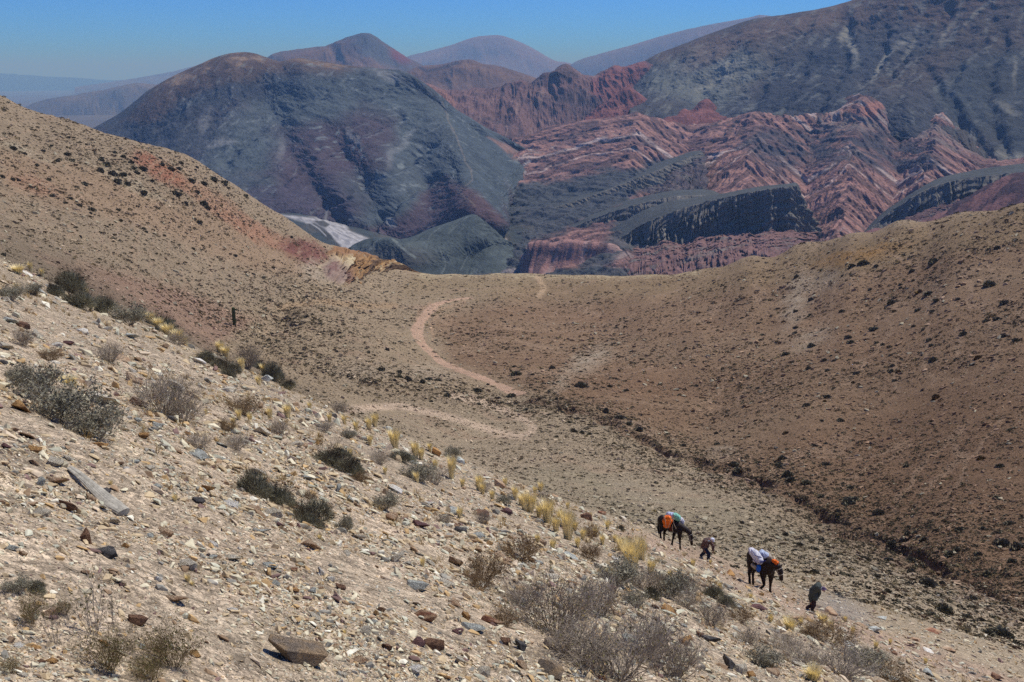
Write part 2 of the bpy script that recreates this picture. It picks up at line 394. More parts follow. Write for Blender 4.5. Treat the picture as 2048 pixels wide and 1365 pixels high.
        col = mixc(col, lin(c), (1-smooth(wd*.3, wd*1.4, polyd(U+5*n2, V+3*n1, line)))*k)
    # the near slope: pale stony earth
    edge = smooth(95, 62, RRr+14*n1)
    nc = np.ones(X.shape+(3,))*near
    f1 = fbm(X/1.3, Y/1.3, 4, 31); f2 = fbm(X/.35, Y/.35, 3, 33)
    nc = mixc(nc, lin((204, 180, 150)), np.clip(.5+1.2*f1, 0, 1)*.6)
    nc = mixc(nc, lin((192, 172, 142)), np.clip(.3+1.5*f2, 0, 1)*.6)
    nc = mixc(nc, lin((172, 155, 124)), smooth(28, 58, RRr)*.6)
    # trodden trail below the animals
    tr = 1-smooth(8, 26, polyd(U, V+10*n2, [(1250,1075),(1390,1112),(1500,1165),(1600,1215),(1750,1275),(2100,1400)]))
    nc = mixc(nc, lin((190, 160, 134)), tr*.6)
    col = col*(1-edge[..., None])+nc*edge[..., None]
    s = 1+.12*n2+.12*n1
    return np.clip(col*s[..., None], 0, 1)
GC = ground_colour(GX, GY, GZ, RR)
gm = np_mesh('ground', np.stack([GX, GY, GZ], -1).reshape(-1, 3), grid_faces(*GX.shape), GC.reshape(-1, 3))
MG = attr_mat('stony_earth', scales=((.35, .12), (2.2, .14)), bump=((1.3, .06), (60., .008)), peb=((1.3, .10, .05), (6., .24, .05), (22., .38, .026), (60., .32, .009)))
ground = tag(add('ground', gm, MG), 'stony earth slopes, saddle and hillsides', None, None, 'structure')
# ------------------------------------------------------------------ mountains: each landform a lofted surface at its own distance
def cr(P, n):
    """Catmull-Rom resample along axis 0"""
    k = len(P); t = np.linspace(0, k-1, n); i = np.clip(t.astype(int), 0, k-2); f = (t-i).reshape(-1, *([1]*(P.ndim-1)))
    p0 = P[np.maximum(i-1, 0)]; p1 = P[i]; p2 = P[i+1]; p3 = P[np.minimum(i+2, k-1)]
    p0 = np.where((i == 0).reshape(f.shape), 2*p1-p2, p0); p3 = np.where((i == k-2).reshape(f.shape), 2*p2-p1, p3)
    return .5*((2*p1)+(-p0+p2)*f+(2*p0-5*p1+4*p2-p3)*f*f+(-p0+3*p1-3*p2+p3)*f**3)
def loft(rows, nr, nc):
    """rows: lists of (photo u, photo v, distance); all rows have the same number of columns"""
    G = np.array([[pt(*q) for q in row] for row in rows])
    G = cr(G, nr).transpose(1, 0, 2); G = cr(G, nc).transpose(1, 0, 2)
    return G
def normals(G):
    du = np.gradient(G, axis=1); dv = np.gradient(G, axis=0)
    n = np.cross(du, dv); n /= np.linalg.norm(n, axis=-1, keepdims=True)+1e-9
    up = n[..., 2:3] < 0
    return np.where(up, -n, n)
def arc(G):
    S = np.concatenate([np.zeros((G.shape[0], 1)), np.cumsum(np.linalg.norm(np.diff(G, axis=1), axis=-1), 1)], 1)
    T = np.concatenate([np.zeros((1, G.shape[1])), np.cumsum(np.linalg.norm(np.diff(G, axis=0), axis=-1), 0)], 0)
    return S, T
def patch(name, rows, nr, nc, disp, colour, mat, label):
    G = loft(rows, nr, nc); S, T = arc(G); n = normals(G)
    d = disp(G, S, T)
    n2_ = n*np.array([1, 1, .7]); G2 = G+n2_*d[..., None]
    U, V = proj(G2); col = np.clip(colour(G2, U, V, S, T, d), 0.004, .9)
    me = np_mesh(name, G2.reshape(-1, 3), grid_faces(*G2.shape[:2]), col.reshape(-1, 3))
    # face the sky
    a = G2[nr//2, nc//2]; e1 = G2[nr//2, nc//2+1]-a; e2 = G2[nr//2+1, nc//2]-a
    if np.cross(e1, e2)[2] < 0: me.flip_normals()
    return tag(add(name, me, mat), label, None, None, 'structure')
def net(u, v, r): return list(zip(u, v, r))
def rn(base, n): return [base]*n if np.isscalar(base) else base
def gul(S, T, w, l, seed, amp, o=4, slant=0., warp=.35):
    """erosion gullies running down the slope (T), spaced w apart"""
    Sw = S+T*slant+w*.45*fbm(S/(w*1.1), T/l, 3, seed+5)
    return amp*(ridged(Sw/w, T/l, o, seed)*(.75+.9*fbm(S/(w*2.3), T/(l*1.3), 2, seed+9))+.25*ridged(Sw/(w*.37), T/(l*.6), 3, seed+3))
MF = attr_mat('mountain_rock', scales=((.012, .14), (.06, .2), (.25, .2)), bump=((.05, 4.), (.25, 1.6)))
MB = attr_mat('badland_rock', scales=((.03, .14), (.2, .22)), bump=((.12, 3.), (.4, 1.0)))
K = .86    # photographed tone -> rock albedo
def L(r, g, b, k=1.):
    c = lin((r, g, b), K*k); m = c.mean(); return m+(c-m)*.72

# distant blue ranges
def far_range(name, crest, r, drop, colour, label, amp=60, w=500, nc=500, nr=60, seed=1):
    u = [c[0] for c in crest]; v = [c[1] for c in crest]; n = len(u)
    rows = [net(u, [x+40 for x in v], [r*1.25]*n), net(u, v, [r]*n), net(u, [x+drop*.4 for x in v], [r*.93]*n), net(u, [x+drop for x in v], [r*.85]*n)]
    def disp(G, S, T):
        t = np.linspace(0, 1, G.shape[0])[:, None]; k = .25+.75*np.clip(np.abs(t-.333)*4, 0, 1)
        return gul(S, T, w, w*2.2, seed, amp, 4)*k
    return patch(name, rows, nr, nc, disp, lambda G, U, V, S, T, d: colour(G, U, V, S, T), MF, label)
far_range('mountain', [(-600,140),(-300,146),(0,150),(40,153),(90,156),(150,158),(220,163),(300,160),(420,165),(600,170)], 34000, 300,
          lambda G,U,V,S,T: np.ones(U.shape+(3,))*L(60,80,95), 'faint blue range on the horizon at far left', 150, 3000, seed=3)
far_range('mountain', [(150,175),(240,163),(300,153),(345,145),(380,135),(402,133),(440,150),(520,160)], 21000, 130,
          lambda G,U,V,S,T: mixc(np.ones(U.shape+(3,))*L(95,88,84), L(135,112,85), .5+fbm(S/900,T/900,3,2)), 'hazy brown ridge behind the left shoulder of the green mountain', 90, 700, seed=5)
far_range('mountain', [(20,240),(60,213),(110,198),(160,190),(200,184),(260,171),(300,170),(340,172),(400,180),(460,200)], 11000, 170,
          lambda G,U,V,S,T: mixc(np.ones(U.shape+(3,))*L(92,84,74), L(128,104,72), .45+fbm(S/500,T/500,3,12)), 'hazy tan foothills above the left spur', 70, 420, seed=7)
far_range('mountain', [(780,150),(810,117),(850,105),(900,92),(945,77),(980,72),(1010,74),(1045,87),(1080,106),(1110,122),(1140,128),(1180,150),(1240,170)], 16500, 150,
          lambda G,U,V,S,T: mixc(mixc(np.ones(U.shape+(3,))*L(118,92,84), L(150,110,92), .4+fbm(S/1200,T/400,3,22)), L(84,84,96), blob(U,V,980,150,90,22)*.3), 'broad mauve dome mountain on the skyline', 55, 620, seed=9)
far_range('mountain', [(1100,175),(1145,128),(1200,109),(1250,95),(1300,80),(1350,66),(1400,54),(1450,45),(1500,36),(1525,31),(1580,40),(1650,60)], 14500, 150,
          lambda G,U,V,S,T: mixc(np.ones(U.shape+(3,))*L(112,92,84), L(140,104,88), .4+fbm(S/900,T/300,3,32)), 'long mauve ridge rising behind the big dark mountain', 40, 500, seed=11)
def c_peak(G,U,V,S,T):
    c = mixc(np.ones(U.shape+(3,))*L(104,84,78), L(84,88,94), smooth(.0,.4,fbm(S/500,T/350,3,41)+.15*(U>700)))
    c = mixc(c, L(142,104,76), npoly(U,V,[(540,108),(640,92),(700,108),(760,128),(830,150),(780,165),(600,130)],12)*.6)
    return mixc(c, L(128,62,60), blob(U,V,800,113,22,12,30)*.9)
far_range('mountain', [(500,140),(550,110),(600,99),(650,94),(680,84),(705,74),(730,68),(745,71),(765,84),(785,97),(810,113),(840,129),(880,150),(940,170)], 7200, 120, c_peak,
          'pointed peak with bluish summit rising behind the green mountain', 55, 330, seed=13)
far_range('mountain', [(760,175),(800,155),(830,138),(850,133),(880,130),(915,124),(940,121),(965,129),(1000,134),(1040,146),(1080,160),(1130,178),(1200,190)], 5600, 110,
          lambda G,U,V,S,T: mixc(mixc(np.ones(U.shape+(3,))*L(108,82,72), L(134,98,72), .5+1.2*fbm(S/260,T/160,3,51)), L(66,60,70), (1-smooth(1,5,polyd(U,V,[(838,134),(852,143),(880,138),(915,126)])))*.8),
          'reddish brown foothills below the mauve dome', 38, 200, seed=15)

# the green and purple mountain
c1 = net([60,180,240,300,340,400,440,480,510,560,600,680,760,805,850,900,960,1010,1060],
         [332,262,229,182,158,130,114,107,109,124,118,131,140,146,172,213,254,281,312],
         [3300,3200,3170,3150,3140,3120,3110,3100,3100,3050,3000,2950,2900,2820,2800,2780,2750,2700,2650])
m1 = net([75,200,265,330,370,430,470,510,545,590,635,710,790,855,893,925,975,1020,1062],
         [372,330,312,282,262,240,226,216,214,216,212,214,208,204,239,264,282,300,318],
         [2950,2860,2840,2810,2800,2790,2790,2800,2790,2720,2680,2640,2640,2640,2580,2560,2570,2600,2640])
m2 = net([95,225,300,380,420,480,520,560,600,640,690,750,825,885,922,945,990,1027,1064],
         [412,396,388,376,362,348,338,330,325,320,312,312,306,300,303,308,322,325,322],
         [2560,2480,2460,2440,2430,2420,2410,2400,2400,2350,2380,2300,2340,2300,2240,2270,2370,2500,2620])
m3 = net([115,250,340,430,480,540,580,620,650,690,740,790,860,915,940,975,1005,1035,1066],
         [444,440,430,424,418,412,405,404,406,398,400,392,392,372,368,366,350,342,326],
         [2180,2150,2130,2110,2110,2110,2110,2110,2110,2060,2100,2060,2080,2030,2000,2080,2250,2400,2600])
m4 = net([125,270,370,470,520,580,610,650,690,720,765,810,870,930,965,1005,1012,1040,1068],
         [480,470,460,448,444,443,446,452,466,474,482,486,462,425,432,444,402,362,336],
         [2080,2070,2060,2060,2060,2050,2040,2020,2000,1970,1930,1890,1860,1790,1740,1760,2060,2300,2560])
m5 = [(u, v+50, r+20) for u, v, r in m4]
b1 = [(u, v+60, r*1.25) for u, v, r in c1]
GRAV = [([(870,300),(800,345),(710,385),(630,430)], 9, 13), ([(800,240),(720,280),(640,320),(570,370)], 9, 11), ([(720,150),(620,205),(530,255),(450,330)], 10, 10), ([(560,135),(480,200),(410,260)], 8, 9), ([(880,360),(810,400),(750,460)], 8, 12),
        ([(800,160),(760,200),(700,225)], 7, 7), ([(905,215),(960,280),(1010,330)], 6, 7), ([(930,300),(970,340),(1000,390)], 6, 7), ([(640,300),(560,340),(500,380)], 7, 8), ([(450,140),(380,200),(320,260)], 8, 8)]
def d_green(G, S, T):
    U, V = proj(G); wn = fbm(S/70, T/70, 4, 113)
    k = .15+.85*smooth(0, 220, T-T[0:1]-0*T) 
    rowt = np.linspace(0, 1, G.shape[0])[:, None]
    k = np.clip(np.abs(rowt-.1667)*9, .3, 1)*(1-.5*smooth(.8,1,rowt))
    g = gul(S, T, 230, 560, 101, 13, 3, .7)+gul(S, T, 62, 170, 105, 4.0, 4, .8)+gul(S, T, 18, 50, 107, 2.2, 4, .8)+1.4*ridged(S/14,T/14,3,108)
    cl = smooth(1890, 1990, np.hypot(G[...,0],G[...,1]))
    foot = npoly(U, V, [(640,440),(760,462),(790,492),(690,486)], 6)
    rv = 0
    for ln_, w_, a_ in GRAV: rv = rv-a_*np.exp(-(polyd(U+14*wn, V+8*wn, ln_)/w_)**2)+a_*.5*np.exp(-(polyd(U+14*wn, V+8*wn, [(x+w_*2.2, y) for x, y in ln_])/w_)**2)
    g = g+rv
    return g*k+foot*gul(S,T,16,60,111,14,2)+5*fbm(S/60,T/60,4,109)*k
def c_green(G, U, V, S, T, d):
    n1 = fbm(S/240, T/240, 4, 121); n2 = fbm(S/60, T/90, 4, 125); n3 = fbm((S+.8*T)/13, T/60, 4, 127)
    u = U+38*n1; v = V+26*n1+8*n2
    green = L(92,106,106); dk = L(68,76,88); purple = L(92,70,80); brown = L(112,88,72); tan = L(160,128,92)
    c = np.ones(U.shape+(3,))*L(86,90,96)
    c = mixc(c, L(92,82,88), smooth(-.1,.4,n1))
    c = mixc(c, L(58,66,74), smooth(.1,.35,ridged(S/45,T/45,4,129))*.4)
    c = mixc(c, green, npoly(u, v, [(470,240),(560,160),(700,135),(800,140),(900,215),(1070,310),(1060,330),(1010,400),(900,400),(820,330),(700,300),(560,340),(400,380),(420,300)], 30)*.75)
    c = mixc(c, L(84,96,100), npoly(u, v, [(700,440),(780,330),(860,240),(900,240),(930,300),(950,345),(930,380),(860,420),(760,470)], 18)*.9)
    c = mixc(c, L(78,92,98), npoly(u, v, [(880,190),(1075,312),(1040,345),(1012,400),(1000,430),(945,400),(950,340),(925,290)], 12)*.85)
    c = mixc(c, purple, npoly(u, v, [(530,300),(640,240),(720,210),(790,240),(780,320),(690,350),(560,380)], 28)*.8)
    c = mixc(c, L(86,72,86), npoly(u, v, [(440,420),(560,370),(640,350),(700,400),(720,470),(600,450)], 24)*.8)
    c = mixc(c, L(94,74,82), npoly(u, v, [(700,470),(820,410),(900,360),(940,380),(1012,445),(985,470),(930,430),(800,485)], 12)*.95)
    c = mixc(c, L(104,76,78), npoly(u, v, [(920,372),(955,385),(1012,445),(960,445),(930,410)], 6)*.8)
    # golden grass along the heights
    c = mixc(c, brown, npoly(u, v, [(330,158),(400,120),(480,98),(560,108),(640,112),(760,132),(700,150),(600,146),(520,150),(430,170),(300,230),(240,240)], 12)*.85)
    c = mixc(c, tan, npoly(u, v, [(300,182),(400,130),(480,112),(545,126),(500,136),(440,146),(350,182)], 7)*smooth(-.15,.25,n2)*.9)
    c = mixc(c, tan, (1-smooth(2,7,polyd(u,v,[(560,124),(620,132),(700,140)])))*.5)
    # pale scree streaks
    s = smooth(.16,.42,n3)*smooth(-.2,.3,n1+.2)
    c = mixc(c, L(136,146,142), s*(.5+.35*npoly(u,v,[(600,150),(760,150),(850,250),(780,420),(700,430),(620,300)],30)))
    for b in [(440,285,26,9,-10,.8),(412,240,10,24,25,.5),(780,155,26,8,20,.6),(700,270,6,16,-20,.6),(718,285,5,14,-25,.7),(776,442,11,8,40,1.),(650,430,3,26,5,.6),(800,300,8,50,35,.4),(560,300,8,20,20,.4)]:
        c = mixc(c, L(158,158,152), blob(u-20*n1, v-10*n1, *b[:5], .6)*b[5]*.8)
    c = mixc(c, L(170,150,124), (1-smooth(.8,2.6,polyd(U+5*n2,V,[(885,205),(897,239),(910,267),(924,300),(930,325),(943,341),(944,360),(928,374),(920,385),(950,412)])))*.28)
    c = mixc(c, L(158,112,92), npoly(u,v,[(1000,290),(1035,300),(1060,325),(1035,322)],5)*.8)
    c = mixc(c, L(46,46,58), npoly(u, v, [(668,440),(735,455),(740,478),(700,472)], 5)*.6)
    return c*(1+.16*n2[...,None])
patch('mountain', [b1, c1, m1, m2, m3, m4, m5], 520, 900, d_green, c_green, MF, 'big green and purple mountain across the valley')

# low green hill in front of it
u_ = [640,680,705,728,750,772,792,830,865,905,947,975,1002,1020]
v_ = [560,512,494,482,477,476,481,472,457,444,430,450,476,492]
r_ = [1700,1690,1680,1670,1660,1650,1650,1660,1680,1700,1710,1700,1690,1690]
h0 = net(u_, [x+25 for x in v_], [x+140 for x in r_]); h1 = net(u_, v_, r_)
h2 = net([650,690,715,740,765,795,815,850,885,920,958,985,1008,1022], [600,545,530,520,515,505,502,503,494,482,470,480,490,500], [1600,1590,1580,1570,1560,1530,1520,1540,1570,1600,1620,1640,1650,1660])
h3 = net([660,700,725,750,780,810,830,862,895,920,945,975,1010,1024], [640,590,575,565,562,556,552,546,536,528,518,504,500,508], [1480,1480,1480,1480,1470,1460,1460,1500,1530,1560,1590,1610,1630,1640])
h4 = [(u, v+50, r-90) for u, v, r in h3]
def d_hill(G, S, T):
    t = np.linspace(0, 1, G.shape[0])[:, None]; k = np.clip(np.abs(t-.25)*8, .15, 1)
    return (gul(S,T,60,200,131,7,4,.5)+gul(S,T,16,50,133,3,4,.5)+1.5*ridged(S/9,T/9,3,134))*k
def c_hill(G,U,V,S,T,d):
    n1 = fbm(S/90,T/90,4,135); n3 = fbm((S+.5*T)/16,T/160,3,137)
    c = mixc(np.ones(U.shape+(3,))*L(76,88,86), L(92,104,100), smooth(-.3,.4,n1))
    c = mixc(c, L(84,80,74), blob(U,V,780,520,90,26)*.7)
    c = mixc(c, L(58,68,68), npoly(U+10*n1,V+5*n1,[(815,530),(925,528),(930,560),(800,560)],5)*.7)
    c = mixc(c, L(130,140,134), smooth(.2,.45,n3)*.35)
    c = mixc(c, L(132,142,132), (1-smooth(1,4,polyd(U+6*n1,V,[(785,480),(800,492),(818,507),(830,516)])))*.7)
    return c
patch('hill', [h0,h1,h2,h3,h4], 150, 420, d_hill, c_hill, MF, 'low dark green hill at the foot of the green mountain')

# river flats
def stream_mask(U, V, n):
    m = 1-smooth(3, 7, polyd(U+4*n, V+3*n, [(905,538),(925,530),(948,517),(952,508),(975,498),(985,492)]))
    return m
fl = [net([520,640,760,880,960,1060,1200],[640,620,610,600,590,585,580],[1300,1350,1350,1330,1300,1280,1260]),
      net([520,640,760,880,960,1060,1200],[520,510,505,536,535,540,550],[1680,1700,1710,1600,1590,1560,1500]),
      net([520,600,700,860,980,1060,1200],[445,436,468,500,494,500,510],[1950,1950,1860,1760,1700,1680,1650]),
      net([520,600,700,860,1000,1080,1200],[410,420,430,470,440,430,440],[2400,2300,2200,2000,1950,1900,1850]),
      net([520,600,700,860,1010,1100,1200],[400,400,400,400,380,380,380],[2700,2600,2500,2400,2300,2200,2150]),
      net([520,600,700,860,1040,1100,1200],[340,340,340,340,320,320,320],[3000,3000,3000,2800,2650,2600,2500]),
      net([520,600,700,860,1040,1100,1200],[290,290,290,290,280,280,280],[3400,3400,3400,3200,3000,3000,3000])]
def c_flat(G,U,V,S,T,d):
    n1 = fbm(S/60,T/60,4,145); n2 = fbm(S/14,T/50,3,147)
    c = mixc(np.ones(U.shape+(3,))*L(72,82,82), L(96,92,84), smooth(-.2,.4,n1))
    riv = npoly(U+6*n1,V+3*n1,[(560,430),(640,437),(690,450),(700,462),(738,478),(735,500),(690,500),(660,470),(610,446)],3)
    c = mixc(c, mixc(np.ones(U.shape+(3,))*L(176,172,168,1.15), L(150,148,148), smooth(-.1,.3,n2)), riv)
    c = mixc(c, L(72,72,66), np.maximum(npoly(U+4*n1,V+2*n1,[(612,448),(628,445),(655,462),(668,480),(655,480),(636,464)],2.5), npoly(U,V+2*n1,[(628,442),(646,441),(660,449),(652,456),(640,452)],2))*.9)
    c = mixc(c, L(165,165,165), (1-smooth(.8,1.8,polyd(U,V,[(600,440),(620,446),(638,458),(652,472)])))*.9)
    for ln_, w_ in [([(905,540),(925,530),(946,519),(945,512),(960,504),(975,498),(990,490)], 4.5),([(925,531),(950,528),(968,524)], 2),([(985,492),(1000,486),(1012,480)],3),([(1000,484),(1006,470),(1015,452),(1005,446)],3),([(1012,410),(1018,392),(1028,380),(1040,358),(1048,345)],4),([(1045,325),(1030,305),(1050,300),(1068,298)],3),([(1005,495),(1050,503),(1062,499)],3)]:
        c = mixc(c, L(176,160,150), (1-smooth(w_*.4,w_*1.3,polyd(U+3*n2,V+2*n1,ln_)))*.95)
    return c
patch('river_flats', fl, 260, 420, lambda G,S,T: 3*fbm(S/70,T/70,4,141), c_flat, MF, 'pale gravel river bed winding along the valley floor')

# red badlands
FU = [900,980,1120,1270,1370,1400,1500,1620,1700,1800,1860,1960,2060,2300]
FV = [0,0,-34,-62,8,0,-62,34,-34,38,-8,50,60,90]
GVv = [0,0,.4,1,-1,-.6,1,-1,1,-1,.8,-1,.3,0]
def chev(U, V, S, T, G, n):
    """height above a folded bedding plane, in metres: the red beds are bent into a row of arches"""
    Uw = U+26*n+.12*(V-330)
    return (V-np.interp(Uw, FU, FV)+16*n)*.95
def strata(q, th, seed): 
    return noise2(q/th, q*0+seed, seed)
cu_ = [930,1000,1060,1150,1250,1350,1450,1550,1650,1750,1850,1950,2060,2250]
bA = net(cu_, [640]*14, [1350,1330,1300,1280,1260,1250,1250,1250,1250,1250,1200,1150,1100,1000])
bB = net(cu_, [556,552,548,548,548,548,548,548,548,548,548,548,548,548], [1560,1545,1530,1500,1470,1450,1430,1430,1420,1420,1400,1350,1300,1200])
bC = net(cu_, [500,495,490,486,482,480,480,480,478,472,470,465,460,450], [1800,1780,1740,1700,1660,1640,1640,1640,1640,1620,1560,1520,1500,1400])
bD = net(cu_, [440,435,430,425,418,412,408,405,402,402,402,402,402,395], [2050,2020,1980,1950,1920,1880,1860,1850,1840,1820,1800,1750,1720,1600])
bE = net(cu_, [375,370,368,360,348,342,338,334,332,335,340,350,362,360], [2350,2320,2280,2220,2180,2130,2100,2080,2060,2050,2020,1950,1880,1750])
bF = net(cu_, [320,318,312,305,295,282,278,272,268,272,285,305,338,338], [2650,2620,2560,2480,2420,2370,2320,2290,2270,2270,2230,2150,2080,1950])
bG = net(cu_, [292,290,280,258,250,248,252,245,225,214,230,268,328,334], [2900,2860,2800,2760,2700,2640,2560,2520,2500,2500,2480,2420,2350,2250])
bH = net(cu_, [300,300,300,285,280,280,280,270,260,250,260,300,345,360], [3300]*10+[3200,3000,2800,2600])
def d_bad(G, S, T):
    U, V = proj(G); n = fbm(S/160, T/160, 3, 151)
    q = chev(U, V, S, T, G, n)
    t = np.linspace(0, 1, G.shape[0])[:, None]; k = np.clip((1-t)*7, 0, 1)
    Uw = U+34*fbm(S/120,T/120,3,152)+.12*(V-330)
    big = 24*np.interp(Uw, FU, GVv)+12*ridged((S+.5*T)/260, T/300, 3, 153)+9*ridged((S+.7*T)/75, T/190, 3, 155)+3*ridged((S-.5*T)/40, T/60, 4, 156)+1.4*ridged(S/15, T/15, 3, 154)
    st = 6.5*np.abs(strata(q, 13, 157))+3.6*smooth(-.06,.06,noise2(q/8, n*2, 158))+1.5*np.abs(strata(q,4.5,160))
    return (big+st+gul(S,T,20,110,159,1.8,3,.5))*(.25+.75*k)
def c_bad(G,U,V,S,T,d):
    n1 = fbm(S/170,T/170,4,161); n2 = fbm(S/40,T/40,4,163)
    q = chev(U,V,S,T,G,fbm(S/160,T/160,3,151))
    u = U+30*n1; v = V+18*n1+6*n2
    pink = L(186,130,110); dark = L(112,82,76); pale = L(214,184,166)
    c = mixc(np.ones(U.shape+(3,))*pink, dark, smooth(.03,.13,strata(q,13,157))*.85)
    c = mixc(c, pale, smooth(.24,.32,strata(q+40,15,167))*.85)
    c = mixc(c, dark, smooth(.06,.16,strata(q,4.5,160))*.5)
    c = mixc(c, L(98,82,84), smooth(.0,.35,n1)*.55)
    c = mixc(c, L(126,78,74), smooth(.1,.4,n2)*.4)
    c = mixc(c, L(84,78,84), npoly(u,v,[(1480,290),(1560,262),(1700,250),(1820,270),(1900,330),(1800,352),(1700,330),(1620,330),(1560,350)],16)*(.3+.7*smooth(-.3,.2,n2)))
    c = mixc(c, L(140,122,112), npoly(u,v,[(1620,228),(1780,215),(1880,250),(1990,320),(1900,300),(1800,262),(1650,262)],8)*(.4+.5*smooth(-.2,.3,strata(q,16,171))))
    c = mixc(c, L(186,120,96), npoly(u,v,[(1690,222),(1790,200),(1790,216),(1740,236)],5))
    c = mixc(c, L(186,130,108), npoly(u,v,[(1900,270),(1960,275),(1995,315),(1940,300)],6)*.8)
    # green-grey spoil and dark flats
    c = mixc(c, L(80,88,90), npoly(u,v,[(990,370),(1180,352),(1400,298),(1400,320),(1250,400),(1200,440),(1060,480),(1060,540),(940,560),(980,460)],8)*.95)
    c = mixc(c, L(82,86,86), npoly(U,V+4*n2,[(1060,545),(1100,536),(1300,534),(1420,528),(1460,515),(1450,600),(1060,600)],3)*.95)
    c = mixc(c, L(84,90,90), npoly(u,v,[(1150,520),(1250,440),(1330,400),(1420,400),(1340,450),(1270,500),(1180,560)],8)*.9)
    c = mixc(c, L(80,84,88), npoly(u,v,[(1500,440),(1640,470),(1650,500),(1600,490)],8)*.5)
    c = mixc(c, L(150,138,132), (1-smooth(2,6,polyd(U+6*n2,V+4*n2,[(1000,545),(1045,540),(1070,538),(1090,545)])))*.8)
    for ln_, w_ in [([(1050,345),(1040,335),(1060,322)],3)]:
        c = mixc(c, L(176,160,150), 1-smooth(w_*.4,w_*1.4,polyd(U,V,ln_)))
    return c*(1+.14*n2[...,None])
patch('badlands', [bA,bB,bC,bD,bE,bF,bG,bH], 620, 1000, d_bad, c_bad, MB, 'pink and red folded badlands filling the right of the valley')

# fluted red backdrop
u_ = [830,860,890,920,950,980,1000,1025,1045,1060,1075,1090,1105,1120,1133,1146,1160,1175,1190,1210,1230,1245,1262,1290,1330,1380]
v_ = [165,172,184,183,180,180,177,168,162,168,160,148,147,134,131,138,148,152,152,142,133,137,132,124,128,150]
n_ = len(u_)
w0 = net(u_, [x+40 for x in v_], [3900]*n_); w1 = net(u_, v_, [3450]*n_)
w2 = net(u_, [x+(245-x)*.45 for x in v_], [3250]*n_)
w3 = net([u+10 for u in u_], [235,240,246,250,254,258,262,265,268,270,272,273,274,275,275,275,275,274,270,265,260,256,254,252,252,250], [3020]*n_)
w4 = net([u+15 for u in u_], [300]*n_, [2820]*n_)
def d_back(G,S,T):
    t = np.linspace(0,1,G.shape[0])[:,None]; k = np.clip(np.abs(t-.25)*7,.22,1)
    return (26*ridged((S-.1*T)/150,T/320,3,181)+13*ridged((S+.2*T)/42,T/220,4,183)+5*ridged((S+.15*T)/14,T/90,3,187))*k
def c_back(G,U,V,S,T,d):
    n1 = fbm(S/200,T/200,4,191); n2 = fbm((S+.2*T)/24,T/200,4,193)
    u = U+16*n1; v = V+12*n1
    c = mixc(np.ones(U.shape+(3,))*L(134,96,90), L(88,70,76), smooth(-.15,.35,n1+.5*n2))
    c = mixc(c, L(170,130,112), smooth(.15,.4,n2)*.5)
    c = mixc(c, L(74,68,72), npoly(u,v,[(1095,150),(1130,125),(1160,150),(1130,160)],8)*.6)
    c = mixc(c, L(150,84,76), npoly(u,v,[(1180,160),(1230,128),(1292,118),(1300,150),(1260,180),(1215,205),(1185,190)],7)*.95)
    c = mixc(c, L(140,78,70), npoly(u,v,[(1195,215),(1255,178),(1330,215),(1400,240),(1400,255),(1280,250)],7)*.95)
    c = mixc(c, L(168,112,90), npoly(u,v,[(850,165),(890,182),(915,215),(880,200)],6)*.8)
    return c*(1+.15*n2[...,None])
patch('red_cliffs', [w0,w1,w2,w3,w4], 260, 620, d_back, c_back, MB, 'fluted maroon cliffs with a bright red shoulder below the mauve dome')
# bright red knolls in front of the cliffs
def knoll(crest, r, base, colr, seed, label, amp=14):
    u = [c[0] for c in crest]; v = [c[1] for c in crest]; n = len(u)
    rows = [net(u,[x+25 for x in v],[r+130]*n), net(u,v,[r]*n), net(u,[x+(base-x)*.5 for x in v],[r-70]*n), net(u,[max(base,x+6) for x in v],[r-150]*n), net(u,[max(base,x)+40 for x in v],[r-230]*n)]
    def dd(G,S,T):
        t = np.linspace(0,1,G.shape[0])[:,None]; k = np.clip(np.abs(t-.25)*7,.3,1)
        return (amp*ridged((S+.2*T)/60,T/120,4,seed)+amp*.3*ridged(S/16,T/60,3,seed+1))*k
    patch('hill', rows, 90, 260, dd, colr, MB, label)
def c_red(G,U,V,S,T,d):
    n1 = fbm(S/60,T/60,4,201)
    c = mixc(np.ones(U.shape+(3,))*L(146,82,72), L(118,66,64), smooth(-.1,.3,n1))
    return mixc(c, L(188,112,88), smooth(.15,.4,fbm(S/40,T/25,4,203))*.6)
knoll([(1170,235),(1200,214),(1225,196),(1252,176),(1275,186),(1300,205),(1330,212),(1360,222),(1400,240),(1420,255)], 2900, 246, c_red, 205, 'blood red knoll between the maroon cliffs and the grey mountain')
knoll([(1325,240),(1350,228),(1368,218),(1384,221),(1400,205),(1414,199),(1424,206),(1436,218),(1460,236)], 2740, 240, c_red, 207, 'small orange red outcrop on the flank of the grey mountain', 7)
knoll([(1420,275),(1450,262),(1480,252),(1505,244),(1530,246),(1548,236),(1552,250),(1560,262)], 2480, 275, c_red, 209, 'orange red rib of rock at the foot of the grey mountain', 8)

